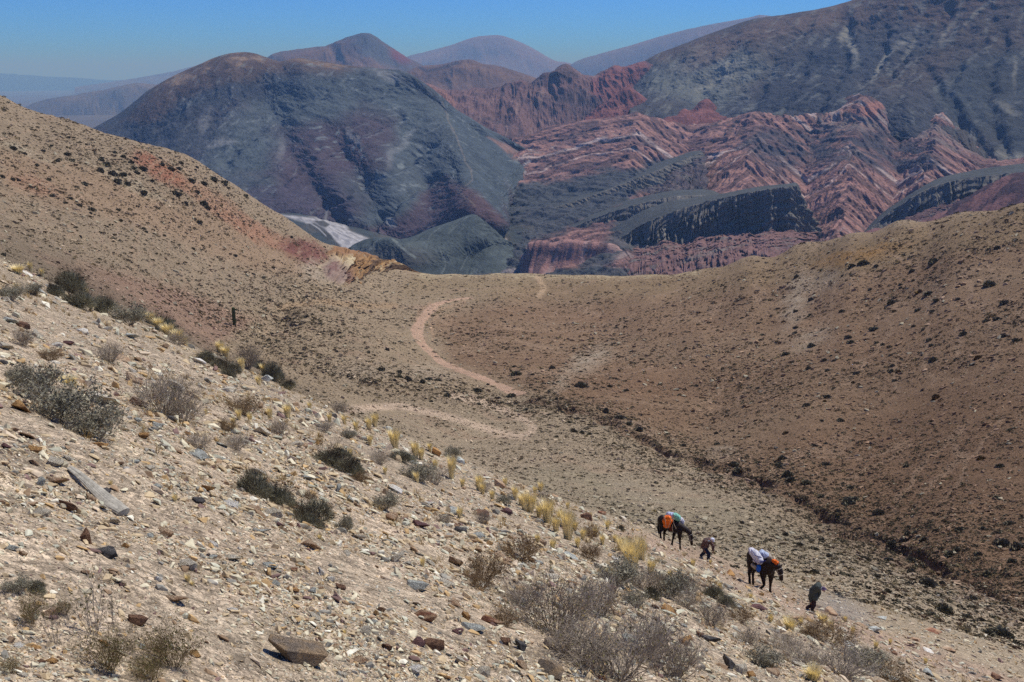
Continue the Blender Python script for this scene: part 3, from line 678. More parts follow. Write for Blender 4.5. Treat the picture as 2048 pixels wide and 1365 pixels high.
# the big grey mountain on the right
u_ = [1240,1270,1300,1350,1400,1450,1500,1560,1640,1720,1800,1900,2048,2300,2600]
c6 = net(u_, [175,142,118,98,76,58,41,31,19,-3,-40,-90,-150,-230,-300], [3600]*4+[3560,3520,3480,3440,3400,3350,3300,3250,3200,3200,3200])
a6 = net([u+15 for u in u_], [200,180,165,152,138,124,112,104,96,86,66,36,10,-40,-80], [3260,3230,3200,3160,3120,3080,3040,3010,2980,2960,2920,2880,2830,2800,2800])
e6 = net([u+20 for u in u_], [215,205,200,198,196,190,184,178,170,160,150,140,140,110,90], [2980,2960,2930,2880,2840,2800,2760,2720,2690,2660,2620,2570,2520,2500,2500])
f6 = net([1262,1290,1322,1375,1428,1480,1530,1590,1665,1745,1825,1920,2050,2300,2600], [232,232,236,258,276,262,246,238,226,216,226,262,332,330,330], [2760,2740,2700,2620,2560,2520,2490,2460,2430,2400,2360,2280,2100,2000,2000])
g6 = net([1262,1290,1322,1375,1428,1480,1530,1590,1665,1745,1825,1920,2050,2300,2600], [290,290,300,320,330,320,310,300,290,280,290,320,375,380,380], [2560,2540,2500,2450,2420,2400,2380,2360,2330,2300,2240,2160,2000,1900,1900])
z6 = [(u, v+60, r*1.2) for u, v, r in c6]
BRAV = [([(1700,50),(1694,150),(1640,235)], 8, 24), ([(1780,80),(1755,140),(1700,205)], 7, 20), ([(1905,30),(1810,125),(1730,205)], 8, 22), ([(2010,90),(1975,200),(2010,310)], 9, 26), ([(1570,50),(1470,120),(1405,190),(1420,255)], 9, 20),
        ([(1650,30),(1560,120),(1505,235)], 8, 20), ([(1850,140),(1900,230),(1980,320)], 8, 18), ([(1470,70),(1380,130),(1330,200)], 8, 16), ([(1920,150),(1900,200),(1930,260)], 6, 16), ([(2048,30),(1960,90),(1900,160)], 8, 18), ([(1620,120),(1600,180),(1570,235)], 5, 12)]
def d_big(G,S,T):
    U, V = proj(G); wn = fbm(S/80, T/80, 4, 214); rv = 0
    for ln_, w_, a_ in BRAV: w_ *= 1.3; a_ *= .42; rv = rv-a_*np.exp(-(polyd(U+16*wn, V+10*wn, ln_)/w_)**2)+a_*.5*np.exp(-(polyd(U+16*wn, V+10*wn, [(x+w_*2.2, y) for x, y in ln_])/w_)**2)
    t = np.linspace(0,1,G.shape[0])[:,None]; k = np.clip(np.abs(t-.2)*7,.12,1)
    sl = .6
    return (rv+gul(S,T,400,900,211,30,3,sl)+gul(S,T,120,300,213,10,4,sl)+gul(S,T,34,80,217,3.2,4,sl*.5)+1.3*ridged(S/16,T/16,3,218))*k+6*fbm(S/40,T/40,3,219)*k
def c_big(G,U,V,S,T,d):
    n1 = fbm(S/300,T/300,4,221); n2 = fbm(S/70,T/90,4,223); n3 = fbm((S+.45*T)/26,T/130,4,227)
    u = U+34*n1; v = V+22*n1
    c = mixc(np.ones(U.shape+(3,))*L(80,82,86), L(92,84,78), smooth(-.25,.3,n1))
    c = mixc(c, L(106,86,74), npoly(u,v,[(1290,112),(1400,68),(1560,25),(1720,-10),(2000,-140),(2300,-200),(2100,0),(1900,60),(1800,40),(1650,60),(1500,90),(1350,130)],24)*1.)
    c = mixc(c, L(124,100,84), blob(u,v,1560,55,120,24,-12)*.5)
    c = mixc(c, L(124,130,118), npoly(u,v,[(1290,140),(1400,100),(1500,110),(1560,140),(1500,180),(1420,215),(1340,190),(1280,170)],20)*.75)
    c = mixc(c, L(120,92,78), blob(u,v,1430,110,70,18,-18)*.6)
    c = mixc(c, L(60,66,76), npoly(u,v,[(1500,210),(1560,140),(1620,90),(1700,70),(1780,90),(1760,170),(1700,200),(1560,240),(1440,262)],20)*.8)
    c = mixc(c, L(92,80,74), npoly(u,v,[(1700,200),(1800,150),(1950,40),(2100,-60),(2300,0),(2200,120),(2000,110),(1850,180)],24)*.6)
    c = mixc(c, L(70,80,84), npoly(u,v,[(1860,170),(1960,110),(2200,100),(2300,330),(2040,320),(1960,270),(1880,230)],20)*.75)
    s = smooth(.14,.4,n3)
    c = mixc(c, L(138,140,126), s*.45)
    for b in [(1702,90,6,30,-12,.9),(1690,72,8,14,30,.8),(1760,130,4,34,20,.8),(1772,110,4,20,35,.7),(1815,100,5,26,30,.5),(1900,60,5,40,38,.5),(1965,20,4,40,40,.6),(1470,130,60,7,-18,.6),(1440,165,50,7,-20,.5),(2010,215,30,7,30,.6),(2035,150,4,30,5,.5),(2020,310,40,8,10,.6),(1800,85,22,8,-35,.5)]:
        c = mixc(c, L(164,158,132), blob(u-20*n1, v-14*n1, *b[:5], .8)*b[5]*.95)
    c = mixc(c, L(56,60,68), blob(u,v,1990,170,34,40)*smooth(-.1,.3,n3)*.8)
    return c*(1+.15*n2[...,None])
patch('mountain', [z6,c6,a6,e6,f6,g6], 480, 900, d_big, c_big, MF, 'huge dark grey mountain filling the upper right')

# dark mesas with fluted cliffs
def mesa(back, front, base, skirt_dv, skirt_dr, seed, label, ctop, ccliff, cskirt, flute=7, nr=240, nc=620, fw=14):
    n = len(front)
    under = [(u, v+30, r+60) for u, v, r in back]
    skirt = [(u, v+skirt_dv, r-skirt_dr) for u, v, r in base]
    sk2 = [(u, v+60, r-120) for u, v, r in skirt]
    G_rows = [under, back, back, front, front, base, base, skirt, sk2]
    rr_ = random.Random(seed); dv = [rr_.uniform(-1, 1) for _ in range(n)]
    P = np.array([[pt(*q) for q in row] for row in G_rows])
    # straight between rows so that the brink stays sharp
    cnt = [6, 2, 50, 2, 70, 2, 60, 20]
    segs = []
    for i, m in enumerate(cnt):
        t = np.linspace(0, 1, m, endpoint=False)[:, None, None]; segs.append(P[i][None]*(1-t)+P[i+1][None]*t)
    kind = np.concatenate([np.full(m, i) for i, m in enumerate(cnt)])
    G = np.concatenate(segs); G = cr(G.transpose(1, 0, 2), nc).transpose(1, 0, 2)
    S, T = arc(G); S = np.repeat(S[len(S)//2:len(S)//2+1], len(S), 0)
    nn = np.zeros_like(G); e = np.gradient(G[sum(cnt[:4])], axis=0); 
    o = np.stack([e[:, 1], -e[:, 0], e[:, 0]*0], -1); o /= np.linalg.norm(o, axis=-1, keepdims=True)+1e-9
    Sq = S+fw*1.2*fbm(S/(fw*3), T/25, 3, seed+12)
    fl = (np.abs(noise2(Sq/fw, T/120+3, seed))*1.7+.9*np.abs(noise2(Sq/(fw*.45), T/40, seed+1)))*(.35+1.1*np.abs(noise2(S/(fw*7), T/60, seed+13)))+1.6*noise2(S/(fw*6), T/300, seed+2)+.5*noise2(S/30, T/7, seed+14)
    isc = (kind == 4).astype(float); isf = ((kind == 3)|(kind == 5)).astype(float); iss = (kind >= 6).astype(float); ist = (kind <= 2).astype(float)
    row4 = np.clip((np.arange(len(kind))-sum(cnt[:4]))/cnt[4], 0, 1)
    amt = (isc*(.35+.9*row4)+isf*.35*(kind == 3)+1.2*(kind == 5)+iss*1.0)[:, None]
    G = G+o[None]*(fl*flute*2*amt)[..., None]
    G[..., 2] += (ist[:, None]*1.5*fbm(S/60, T/60, 3, seed+6)+iss[:, None]*4*ridged((S-.9*T)/30, T/100, 3, seed+7))
    G[..., 2] += (isf[:, None]*(kind == 3)[:, None]+isc[:, None]*(1-row4[:, None]))*flute*.3*noise2(S/fw, S*0, seed+4)
    U, V = proj(G); n1 = fbm(S/60, T/60, 4, seed+8)
    ct = np.ones(U.shape+(3,))*ctop; cc = np.ones(U.shape+(3,))*ccliff
    cc = mixc(cc, ccliff*1.6, smooth(.2, .5, fbm(Sq/9, T/45, 4, seed+9))*.6); cc = mixc(cc, ccliff*.6, smooth(.1, .4, fbm(Sq/5, T/30, 4, seed+16))*.6)
    cs = mixc(np.ones(U.shape+(3,))*cskirt, ccliff*1.1, smooth(.05, .4, fbm((S-1.4*T)/24, (T+.6*S)/70, 4, seed+10))*.8)
    cs = mixc(cs, cskirt*.7, smooth(0,.3,fbm((S-1.4*T)/11, (T+.6*S)/40, 4, seed+11))*.6)
    ct = mixc(ct, ctop*.75, smooth(-.2, .3, n1)*.5)
    c = np.where(ist[:, None, None] > 0, ct, np.where((kind <= 4)[:, None, None], cc, cs))
    c = np.clip(c*(1+.15*n1[..., None]), .004, .9)
    G[..., 2] += ((kind >= 5)[:, None]*np.minimum(1, (np.arange(len(kind))-sum(cnt[:5])+2)/14.)[:, None]*0+(kind == 4)[:, None]*row4[:, None]+(kind >= 5)[:, None])*7*fbm(S/30, S*0, 4, seed+15)
    me = np_mesh('mesa', G.reshape(-1, 3), grid_faces(*G.shape[:2]), c.reshape(-1, 3))
    i = sum(cnt[:2])+20; a = G[i, nc//2]
    if np.cross(G[i, nc//2+1]-a, G[i+1, nc//2]-a)[2] < 0: me.flip_normals()
    return tag(add('mesa', me, MB), label, None, None, 'structure')
DK = L(126,120,106); TOP = L(92,96,92); PINK = L(150,106,94)
mesa(net([985,1040,1100,1180,1240,1290,1340,1385,1402],[386,375,365,357,348,335,318,303,302],[2330,2320,2290,2250,2220,2190,2160,2140,2140]),
     net([980,1030,1090,1150,1200,1250,1300,1350,1404],[436,432,421,403,386,366,346,326,305],[1980,1950,1930,1930,1950,1970,2000,2040,2090]),
     net([980,1030,1090,1150,1200,1250,1300,1350,1406],[470,462,450,430,413,394,372,345,314],[1960,1930,1910,1910,1930,1950,1980,2020,2070]),
     14, 60, 301, 'long gently tilted dark terrace with a fluted edge', TOP, DK, L(110,94,92), 6, fw=8)
mesa(net([1090,1150,1200,1260,1320,1370,1420,1440],[452,432,416,400,386,380,380,388],[1880,1870,1860,1850,1840,1830,1820,1820]),
     net([1080,1140,1190,1250,1310,1360,1410,1442],[482,458,436,416,400,392,392,400],[1760,1750,1750,1740,1740,1740,1740,1740]),
     net([1080,1140,1190,1250,1310,1360,1410,1444],[508,492,472,446,424,410,406,410],[1745,1735,1735,1725,1725,1725,1725,1725]),
     14, 60, 311, 'lower dark terrace of fluted rock between the two mesas', TOP, DK, L(120,96,90), 5, fw=8)
mesa(net([1120,1180,1240,1290,1345,1400,1450,1520,1575,1597,1606],[540,486,448,420,402,394,386,374,368,371,420],[1640,1650,1650,1650,1660,1670,1680,1690,1700,1700,1720]),
     net([1110,1175,1235,1285,1340,1395,1448,1520,1574,1594,1603],[560,516,480,450,426,408,396,381,374,378,430],[1560,1560,1560,1560,1560,1555,1550,1545,1550,1570,1660]),
     net([1100,1170,1230,1280,1335,1390,1445,1518,1572,1594,1604],[566,546,516,494,484,476,470,465,463,465,470],[1545,1540,1540,1540,1540,1535,1530,1525,1530,1550,1650]),
     34, 120, 321, 'tall black fluted mesa above the pink slopes', TOP, DK, PINK, 7, nc=900, fw=7)
mesa(net([1720,1760,1800,1840,1880,1920,1970,2060,2200],[470,430,402,376,356,346,338,326,320],[1640,1650,1660,1680,1700,1710,1700,1690,1680]),
     net([1715,1755,1795,1835,1880,1930,1980,2060,2200],[480,444,415,388,368,358,352,344,336],[1560,1570,1580,1590,1600,1600,1590,1570,1560]),
     net([1710,1750,1790,1830,1880,1930,1985,2060,2200],[492,468,450,430,408,396,384,372,366],[1545,1555,1565,1575,1585,1585,1575,1555,1545]),
     40, 110, 331, 'dark fluted mesa above the crest of the right hill', TOP, DK, L(128,90,84), 7, fw=9)
# pink ridge just above the right hill
def c_pr(G,U,V,S,T,d):
    n1 = fbm(S/60,T/60,4,341)
    return mixc(np.ones(U.shape+(3,))*L(140,92,86), L(84,62,68), smooth(-.2,.3,n1+.4*noise2((S+.5*T)/14,T/80,5)))
pr = [(1700,495),(1745,470),(1790,462),(1840,450),(1880,432),(1930,408),(1980,380),(2020,362),(2060,350),(2200,330)]
patch('hill', [[(u,v+30,1450) for u,v in pr],[(u,v,1350) for u,v in pr],[(u,v+60,1220) for u,v in pr],[(u,v+160,1100) for u,v in pr]], 120, 360,
      lambda G,S,T: (12*ridged((S+.5*T)/70,T/160,4,343)+4*ridged((S+.5*T)/18,T/60,3,345))*.8, c_pr, MB, 'maroon ridge just above the crest of the right hill')
# pink cliff with vertical bedding, above the plateau brink
def c_pc(G,U,V,S,T,d):
    q = (S+.25*T+6*fbm(S/30,T/40,3,353))
    c = mixc(np.ones(U.shape+(3,))*L(176,122,106), L(130,96,92), smooth(0,.4,noise2(q/9,T/200,351)))
    return mixc(c, L(196,156,138), smooth(.2,.45,noise2(q/13,T/200,355))*.6)
pc = [(1040,520),(1056,500),(1062,489),(1085,484),(1105,488),(1130,482),(1160,484),(1185,486),(1220,490),(1250,505)]
patch('pink_cliff', [[(u,v+8,1560) for u,v in pc],[(u,v,1500) for u,v in pc],[(u,max(v+45,v+52),1470) for u,v in pc],[(u,v+120,1380) for u,v in pc]], 120, 300,
      lambda G,S,T: 3.0*np.abs(noise2((S+.25*T)/12,T/90,357))+2*fbm(S/40,T/40,3,359), c_pc, MB, 'pink cliff of upright rock layers above the plateau brink')

# ochre outcrop at the end of the left spur
def c_oc(G,U,V,S,T,d):
    n1 = fbm(S/14,T/14,4,361); q = G[...,2]+4*n1-.06*S
    c = mixc(np.ones(U.shape+(3,))*lin((158,124,84)), lin((104,84,64)), smooth(0,.3,noise2(q/3.2,q*0+.5,363)))
    c = mixc(c, lin((196,178,140)), smooth(.1,.35,noise2(q/5+9,q*0+.2,365)))
    c = mixc(c, lin((156,120,86)), smooth(520,505,V+10*n1))
    return mixc(c, lin((124,98,100)), blob(U+10*n1,V+8*n1,672,545,36,24,30)*.7)
oc = [(632,512,600),(650,506,600),(672,499,602),(700,503,604),(722,508,606),(742,515,606),(762,520,606),(785,527,606),(806,536,606),(826,546,606),(842,553,606)]
bs = [(628,560,470),(642,580,455),(660,585,450),(690,572,480),(715,562,510),(740,556,540),(765,553,560),(790,552,580),(810,553,590),(828,555,598),(844,558,602)]
rows = [[(u,v+10,r+25) for u,v,r in oc], oc]+[[(a[0]*(1-t)+b[0]*t, a[1]*(1-t)+b[1]*t, a[2]*(1-s)+b[2]*s) for a,b in zip(oc,bs)] for t,s in ((.25,.55),(.6,.8),(1,1))]+[[(u,v+12,r-14) for u,v,r in bs]]
def d_oc(G,S,T):
    n = fbm(S/12,T/12,4,367); q = G[...,2]-.06*S+4*fbm(S/14,T/14,4,361)
    return 1.6*np.sign(noise2(q/3.2,q*0+.5,363))+2.6*n+1.2*np.abs(noise2(S/5,T/12,369))
patch('rock_outcrop', rows, 200, 420, d_oc, c_oc, attr_mat('ochre_rock', scales=((.3,.2),(1.5,.2)), bump=((.8,.6),)), 'banded ochre cliff at the foot of the left spur')

# the wide land under everything, out to the horizon
ang = np.linspace(-math.pi, math.pi, 181); rad = np.exp(np.linspace(math.log(880), math.log(95000), 80))
AA, QQ = np.meshgrid(ang, rad)
lx, ly = np.sin(AA)*QQ, np.cos(AA)*QQ
lz = -330-220*smooth(900, 3000, QQ)*0-QQ*.004+25*fbm(lx/900, ly/900, 4, 371)
back_ = smooth(1.1, 1.9, np.abs(AA)); lz += back_*(260+120*fbm(lx/2000, ly/2000, 4, 373))*smooth(800, 2500, QQ)
lc = mixc(np.ones(lx.shape+(3,))*L(96,88,80), L(120,104,84), .5+fbm(lx/500, ly/500, 4, 375))
tag(add('terrain', np_mesh('terrain', np.stack([lx, ly, lz], -1).reshape(-1, 3), grid_faces(*lx.shape), lc.reshape(-1, 3)), MF), 'wide valley land reaching to the horizon', None, None, 'structure')

# ------------------------------------------------------------------ the air
hz = bpy.data.meshes.new('haze'); bm = bmesh.new(); bmesh.ops.create_cube(bm, size=1); bm.to_mesh(hz); bm.free()
zmax = 1000.; zmin = float(min(lz.min(), -600))-1
hb = add('haze', hz); ztop = max([max((v.co.z for v in o.data.vertices), default=0) for o in C.objects if o.type == 'MESH' and o.name.startswith(('mountain', 'terrain', 'ground'))])+3
ext = 96000
hb.scale = (2*ext, 2*ext, ztop-zmin); hb.location = (0, 0, (ztop+zmin)/2)
hm = bpy.data.materials.new('haze_air'); hm.use_nodes = True; n = hm.node_tree; n.nodes.clear()
o_ = n.nodes.new('ShaderNodeOutputMaterial'); pv = n.nodes.new('ShaderNodeVolumePrincipled')
pv.inputs['Color'].default_value = (.33, .60, 1.0, 1); pv.inputs['Absorption Color'].default_value = (.65, .9, 1, 1); pv.inputs['Density'].default_value = 7.5e-5; pv.inputs['Anisotropy'].default_value = .0
n.links.new(pv.outputs[0], o_.inputs['Volume'])
hz.materials.append(hm); tag(hb, 'thin blue air over the valley', None, None, 'stuff')
# ------------------------------------------------------------------ loose stones, scrub and plants
rng = np.random.default_rng(7); rnd = random.Random(11)
def simple_mat(name, rgb, rough=.9, noise=(4., .25), bump=None, back=None, spec=.2):
    return attr_mat(name, scales=(noise,) if noise else (), bump=(bump,) if bump else (), rough=rough, tint=tuple(lin(rgb)), spec=spec)
def hull_points(n, flat, seed, jit=.25):
    r_ = np.random.default_rng(seed); p = r_.normal(size=(n, 3)); p /= np.linalg.norm(p, axis=1, keepdims=True)
    p *= 1-jit*r_.random((n, 1)); p *= np.array([1, .55+.35*r_.random(), flat]); return p
def hull_mesh(pts):
    bm = bmesh.new(); vs_ = [bm.verts.new(p) for p in pts]
    g = bmesh.ops.convex_hull(bm, input=vs_); bmesh.ops.delete(bm, geom=[v for v in bm.verts if not v.link_faces], context='VERTS')
    bmesh.ops.triangulate(bm, faces=bm.faces); bmesh.ops.recalc_face_normals(bm, faces=bm.faces)
    bm.verts.index_update(); V = np.array([v.co[:] for v in bm.verts]); F = np.array([[v.index for v in f.verts] for f in bm.faces]); bm.free()
    return V, F
def gnormal(x, y, r):
    e = np.maximum(.02*r, .15); zx = (ground_z(x+e, y)-ground_z(x-e, y))/(2*e); zy = (ground_z(x, y+e)-ground_z(x, y-e))/(2*e)
    n = np.stack([-zx, -zy, np.ones_like(zx)], -1); return n/np.linalg.norm(n, axis=-1, keepdims=True)
def frames(n, yaw, tilt):
    """rotation matrices with z along n (jittered) and x turned by yaw"""
    n = n+tilt*rng.normal(size=n.shape); n /= np.linalg.norm(n, axis=-1, keepdims=True)
    a = np.stack([np.cos(yaw), np.sin(yaw), np.zeros_like(yaw)], -1); x = a-(a*n).sum(-1, keepdims=True)*n; x /= np.linalg.norm(x, axis=-1, keepdims=True)
    y = np.cross(n, x); return np.stack([x, y, n], -1)
# cells of the ground sheet weighted by how much of the view they fill
cmx = np.maximum.accumulate(GTE, 0); dte = np.diff(cmx, axis=0, prepend=cmx[:1]-.001)
front = (np.abs(azs) < .61)[None, :]
wcell = np.clip(dte, 1e-5, .006)*front
def sample_cells(n, lo, hi, wt=None):
    W = wcell*((RR >= lo) & (RR < hi))
    if wt is not None: W = W*wt
    W = W.ravel(); cdf = np.cumsum(W); i = np.searchsorted(cdf, rng.random(n)*cdf[-1])
    j, k = np.unravel_index(i, RR.shape)
    az = azs[k]+(rng.random(n)-.5)*.0012; lr = lrs[j]+(rng.random(n)-.5)*(lrs[1]-lrs[0])
    r = np.exp(lr); return np.sin(az)*r, np.cos(az)*r, r, GC[j, k]
def scatter_mesh(name, bases, x, y, z, R3, sc, col, mat, smooth_shade=False):
    Vs, Fs, Cs = [], [], []; off = 0; which = rng.integers(0, len(bases), len(x))
    for b, (V, F) in enumerate(bases):
        m = which == b
        if not m.any(): continue
        P = np.einsum('nij,vj->nvi', R3[m], V)*sc[m][:, None, None] if sc.ndim == 1 else np.einsum('nij,nvj->nvi', R3[m], V[None]*sc[m][:, None, :])
        P = P+np.stack([x[m], y[m], z[m]], -1)[:, None]
        k = m.sum(); Vs.append(P.reshape(-1, 3)); Fs.append((F[None]+np.arange(k)[:, None, None]*len(V)).reshape(-1, 3)+off); off += k*len(V)
        Cs.append(np.repeat(col[m], len(V), 0))
    me = np_mesh(name, np.concatenate(Vs), np.concatenate(Fs), np.concatenate(Cs), smooth_shade)
    return add(name, me, mat)
PAL = np.array([lin(c) for c in [(202,192,160),(184,181,156),(184,164,128),(182,152,106),(148,124,96),(128,104,94),(140,136,122),(216,209,184),(192,174,146)]])*1.04
PW = np.array([.22,.12,.27,.07,.08,.03,.06,.05,.10])
bases = [hull_mesh(hull_points(12, f, 100+i)) for i, f in enumerate([.35,.45,.6,.3,.5,.7,.25,.4,.55,.35])]
# near slope gravel
cl = fbm(GX/1.6, GY/1.6, 3, 401)+.5*fbm(GX/9, GY/9, 2, 403)
x, y, r, gc = sample_cells(215000, 1.3, 92, np.clip(.7+1.7*cl, .16, 1.6)*(.55+.45*smooth(60,20,RR)))
spx = np.minimum(4.9*rng.random(len(x))**(-1/2.1), 32)
s = np.clip(spx*r/1991/2, .006, .22)
z = ground_z(x, y); nrm = gnormal(x, y, r)
ci = rng.choice(len(PAL), len(x), p=PW/PW.sum()); col = PAL[ci]*(.85+.5*rng.random((len(x), 1)))
far_ = smooth(45, 85, r)[:, None]; col = col*(1-.55*far_)+gc*(.55*far_)*1.1
MS = attr_mat('loose_stone', scales=((30., .2),), bump=())
g = scatter_mesh('gravel', bases, x, y, z+s*.12, frames(nrm, rng.random(len(x))*6.28, .25), s[:, None]*np.stack([.8+.6*rng.random(len(x)), .7+.5*rng.random(len(x)), .8+.5*rng.random(len(x))], -1), col, MS)
tag(g, 'loose stones and gravel strewn over the near slope', 'gravel', None, 'stuff')
# stones further out
x, y, r, gc = sample_cells(80000, 75, 640, np.clip(.75+1.3*fbm(GX/24, GY/24, 3, 411), .1, 1.7))
s = np.clip(.10*rng.random(len(x))**(-1/2.3), .1, .75)*np.clip(r/170, .75, 2.0)
z = ground_z(x, y); col = gc*(.55+1.1*rng.random((len(x), 1)))+.02
t = rng.random(len(x)); col[t < .12] = PAL[0]*.7; col = np.clip(col, .01, .8)
g = scatter_mesh('gravel', bases[:6], x, y, z+s*.1, frames(gnormal(x, y, r), rng.random(len(x))*6.28, .2), s[:, None]*np.array([[1, .8, .75]]), col, MS)
tag(g, 'small stones speckling the far slopes and saddle', 'gravel', None, 'stuff')
# low scrub too small and too many to count
def tuft_base(n, seed):
    r_ = np.random.default_rng(seed); V = []; F = []
    for i in range(n):
        a = r_.random()*6.28; e = math.acos(1-r_.random()*.95); rr = .55+.45*r_.random()
        d = np.array([math.sin(e)*math.cos(a), math.sin(e)*math.sin(a), math.cos(e)*.75])
        c = d*rr*np.array([1, 1, .9]); t1 = np.cross(d, [.3, .5, .8]); t1 /= np.linalg.norm(t1)+1e-6; t2 = np.cross(d, t1)
        q = r_.random()*6.28; u1 = t1*math.cos(q)+t2*math.sin(q); sz = .30+.18*r_.random(); k = len(V)
        V += [c-u1*sz-d*.12, c+u1*sz-d*.12, c+d*sz*.7+np.cross(d, u1)*.15]; F.append([k, k+1, k+2])
    return np.array(V), np.array(F)
dome = [hull_mesh(np.abs(hull_points(11, .8, 200+i, .35))*np.array([1,1,1])*np.where(np.arange(3) == 2, 1, np.sign(np.random.default_rng(i).normal(size=(11,3))))) for i in range(4)]
tb = [tuft_base(22, 300+i) for i in range(5)]
U_, V_ = proj(np.stack([GX, GY, GZ], -1))
dens = .5+1.2*fbm(GX/40, GY/40, 3, 421)+1.4*blob(U_, V_, 330, 350, 230, 60, 28)+1.2*(1-smooth(4, 22, world_polyd(GX, GY, gully)))+.9*(1-smooth(6, 30, world_polyd(GX, GY, gully2)))
dens *= 1-.85*(1-smooth(8, 20, polyd(U_, V_, [(828,660),(850,690),(900,735),(1050,795)])))
x, y, r, gc = sample_cells(72000, 62, 660, np.clip(dens, .06, 4)*(.45+.55*smooth(60, 170, RR)))
s = np.clip(.16*rng.random(len(x))**(-1/2.6), .16, .7)*np.clip(r/230, .6, 1.7)
z = ground_z(x, y)
cc = np.array([lin(c) for c in [(84,80,62),(98,91,70),(112,100,76),(104,84,64),(138,124,88)]]); ci = rng.choice(5, len(x), p=[.25,.25,.22,.16,.12])
col = cc[ci]*(.8+.5*rng.random((len(x), 1)))
up = np.tile([0, 0, 1.], (len(x), 1))
MP = attr_mat('dry_scrub', scales=((6., .2),), bump=(), rough=.8)
g = scatter_mesh('scrub', tb, x, y, z-.08*s, frames(up, rng.random(len(x))*6.28, .1), s[:, None]*np.array([[1, 1, .8]]), col, MP)
tag(g, 'tiny dark scrub bushes dotted over the far slopes', 'scrub', None, 'stuff')
# wispy dry grass over the near slope
def grass_base(n, seed, spread=.35, lean=.5):
    r_ = np.random.default_rng(seed); V = []; F = []
    for i in range(n):
        a = r_.random()*6.28; b = r_.random()**.6*spread; h = .55+.45*r_.random(); l = lean*(.2+.8*r_.random())
        d = np.array([math.cos(a), math.sin(a), 0]); o = d*b; w_ = .012+.01*r_.random(); q = np.array([-d[1], d[0], 0])*w_
        k = len(V); m = o+d*l*.35*h+np.array([0, 0, h*.6]); e = o+d*l*h+np.array([0, 0, h])
        V += [o-q, o+q, m+q*.8, m-q*.8, e]; F += [[k, k+1, k+2], [k, k+2, k+3], [k+3, k+2, k+4]]
    return np.array(V), np.array(F)
gb = [grass_base(26, 500+i, .3, .9) for i in range(4)]
x, y, r, gc = sample_cells(1100, 9, 80, np.clip(fbm(GX/6, GY/6, 3, 431), 0, 1)*(.05+smooth(12, 45, RR)))
s = np.clip(.08+.14*rng.random(len(x)), 0, .008*r+.03); z = ground_z(x, y)
col = np.array([lin((186,160,104))])*(.6+.6*rng.random((len(x), 1)))
g = scatter_mesh('dry_grass', gb, x, y, z-.01, frames(np.tile([0, 0, 1.], (len(x), 1)), rng.random(len(x))*6.28, .2), s, col, MP)
tag(g, 'wisps of short dry grass between the stones', 'grass', None, 'stuff')

# ---- labels: every countable thing is described by its look and by what lies beside it
MARKS = [('big mottled boulder', 590, 1300), ('weathered grey log', 195, 985), ('big cream slab', 200, 800), ('twiggy grey bush near the centre', 1110, 1230), ('tangled bush at bottom edge', 1240, 1330),
         ('dark twin cushion bush', 530, 985), ('round dark cushion bush', 620, 1035), ('dark bush pair beyond them', 672, 930), ('leafless bush on the left slope', 330, 800), ('long grey sage bush', 130, 820),
         ('tall stalky plant', 200, 1300), ('row of bushes on the brow', 150, 600), ('brown twiggy mound', 1040, 1110), ('long rusty brown stone', 846, 1236), ('yellow grass clumps on the brow', 1115, 1060),
         ('loaded mule with orange pack', 1348, 1085), ('mule with blue bundle', 1530, 1175), ('stooping man with stick', 1632, 1215), ('rock pile right of centre', 1420, 1290), ('dark twiggy thicket low right', 1640, 1320),
         ('ochre cliff', 740, 530), ('tall cactus', 468, 640), ('bend of the dirt track', 832, 655), ('upper track loop', 930, 600), ('end of the dirt track', 1050, 795), ('old switchback bend', 1062, 862), ('pale scar on the right hill', 1595, 600),
         ('red earth patch', 310, 340), ('purple earth patch', 610, 500), ('mouth of the gully', 1200, 832), ('middle of the gully', 1500, 955), ('lower gully', 1860, 1130), ('crest of the right hill', 1850, 445), ('right edge of the view', 2040, 700), ('pale scar above the gully mouth', 1180, 720),
         ('saddle brink', 1080, 550), ('left edge of the view', 5, 420), ('red toned slope far right', 1900, 900), ('bottom right corner', 2040, 1340), ('top left of the near slope', 40, 560), ('bottom edge centre', 850, 1350), ('bottom left corner', 15, 1350)]
pending = []
def describe(o, look, cat, u, v, group):
    d = [(math.hypot((u-a)*.9, v-b), n_, a, b) for n_, a, b in MARKS if math.hypot(u-a, v-b) > 8]
    _, n_, a, b = min(d); dx, dy = u-a, v-b
    if abs(dx) > 2.2*abs(dy): rel = 'right of' if dx > 0 else 'left of'
    elif abs(dy) > 2.2*abs(dx): rel = 'below' if dy > 0 else 'above'
    else: rel = ('below right of' if dx > 0 else 'below left of') if dy > 0 else ('above right of' if dx > 0 else 'above left of')
    if 'edge' in n_ or 'corner' in n_: rel = 'near'
    o['category'] = cat; o['group'] = group
    pending.append((f'{look} {rel} the {n_}', u, o))
ORD = ['leftmost', 'second from left', 'third from left', 'fourth from left', 'fifth from left', 'sixth from left', 'seventh from left', 'eighth from left', 'ninth from left', 'tenth from left', 'eleventh from left', 'twelfth from left']
def finish_labels():
    by = {}
    for b, u, o in pending: by.setdefault(b, []).append((u, o))
    for b, l in by.items():
        l.sort(key=lambda q: q[0])
        for i, (u, o) in enumerate(l):
            o['label'] = b if len(l) == 1 else f'{b}, {ORD[i]}' if i < len(ORD)-1 and len(l) > 2 or i < 1 else f'{b}, rightmost' if i == len(l)-1 else f'{b}, {ORD[min(i, 11)]}'

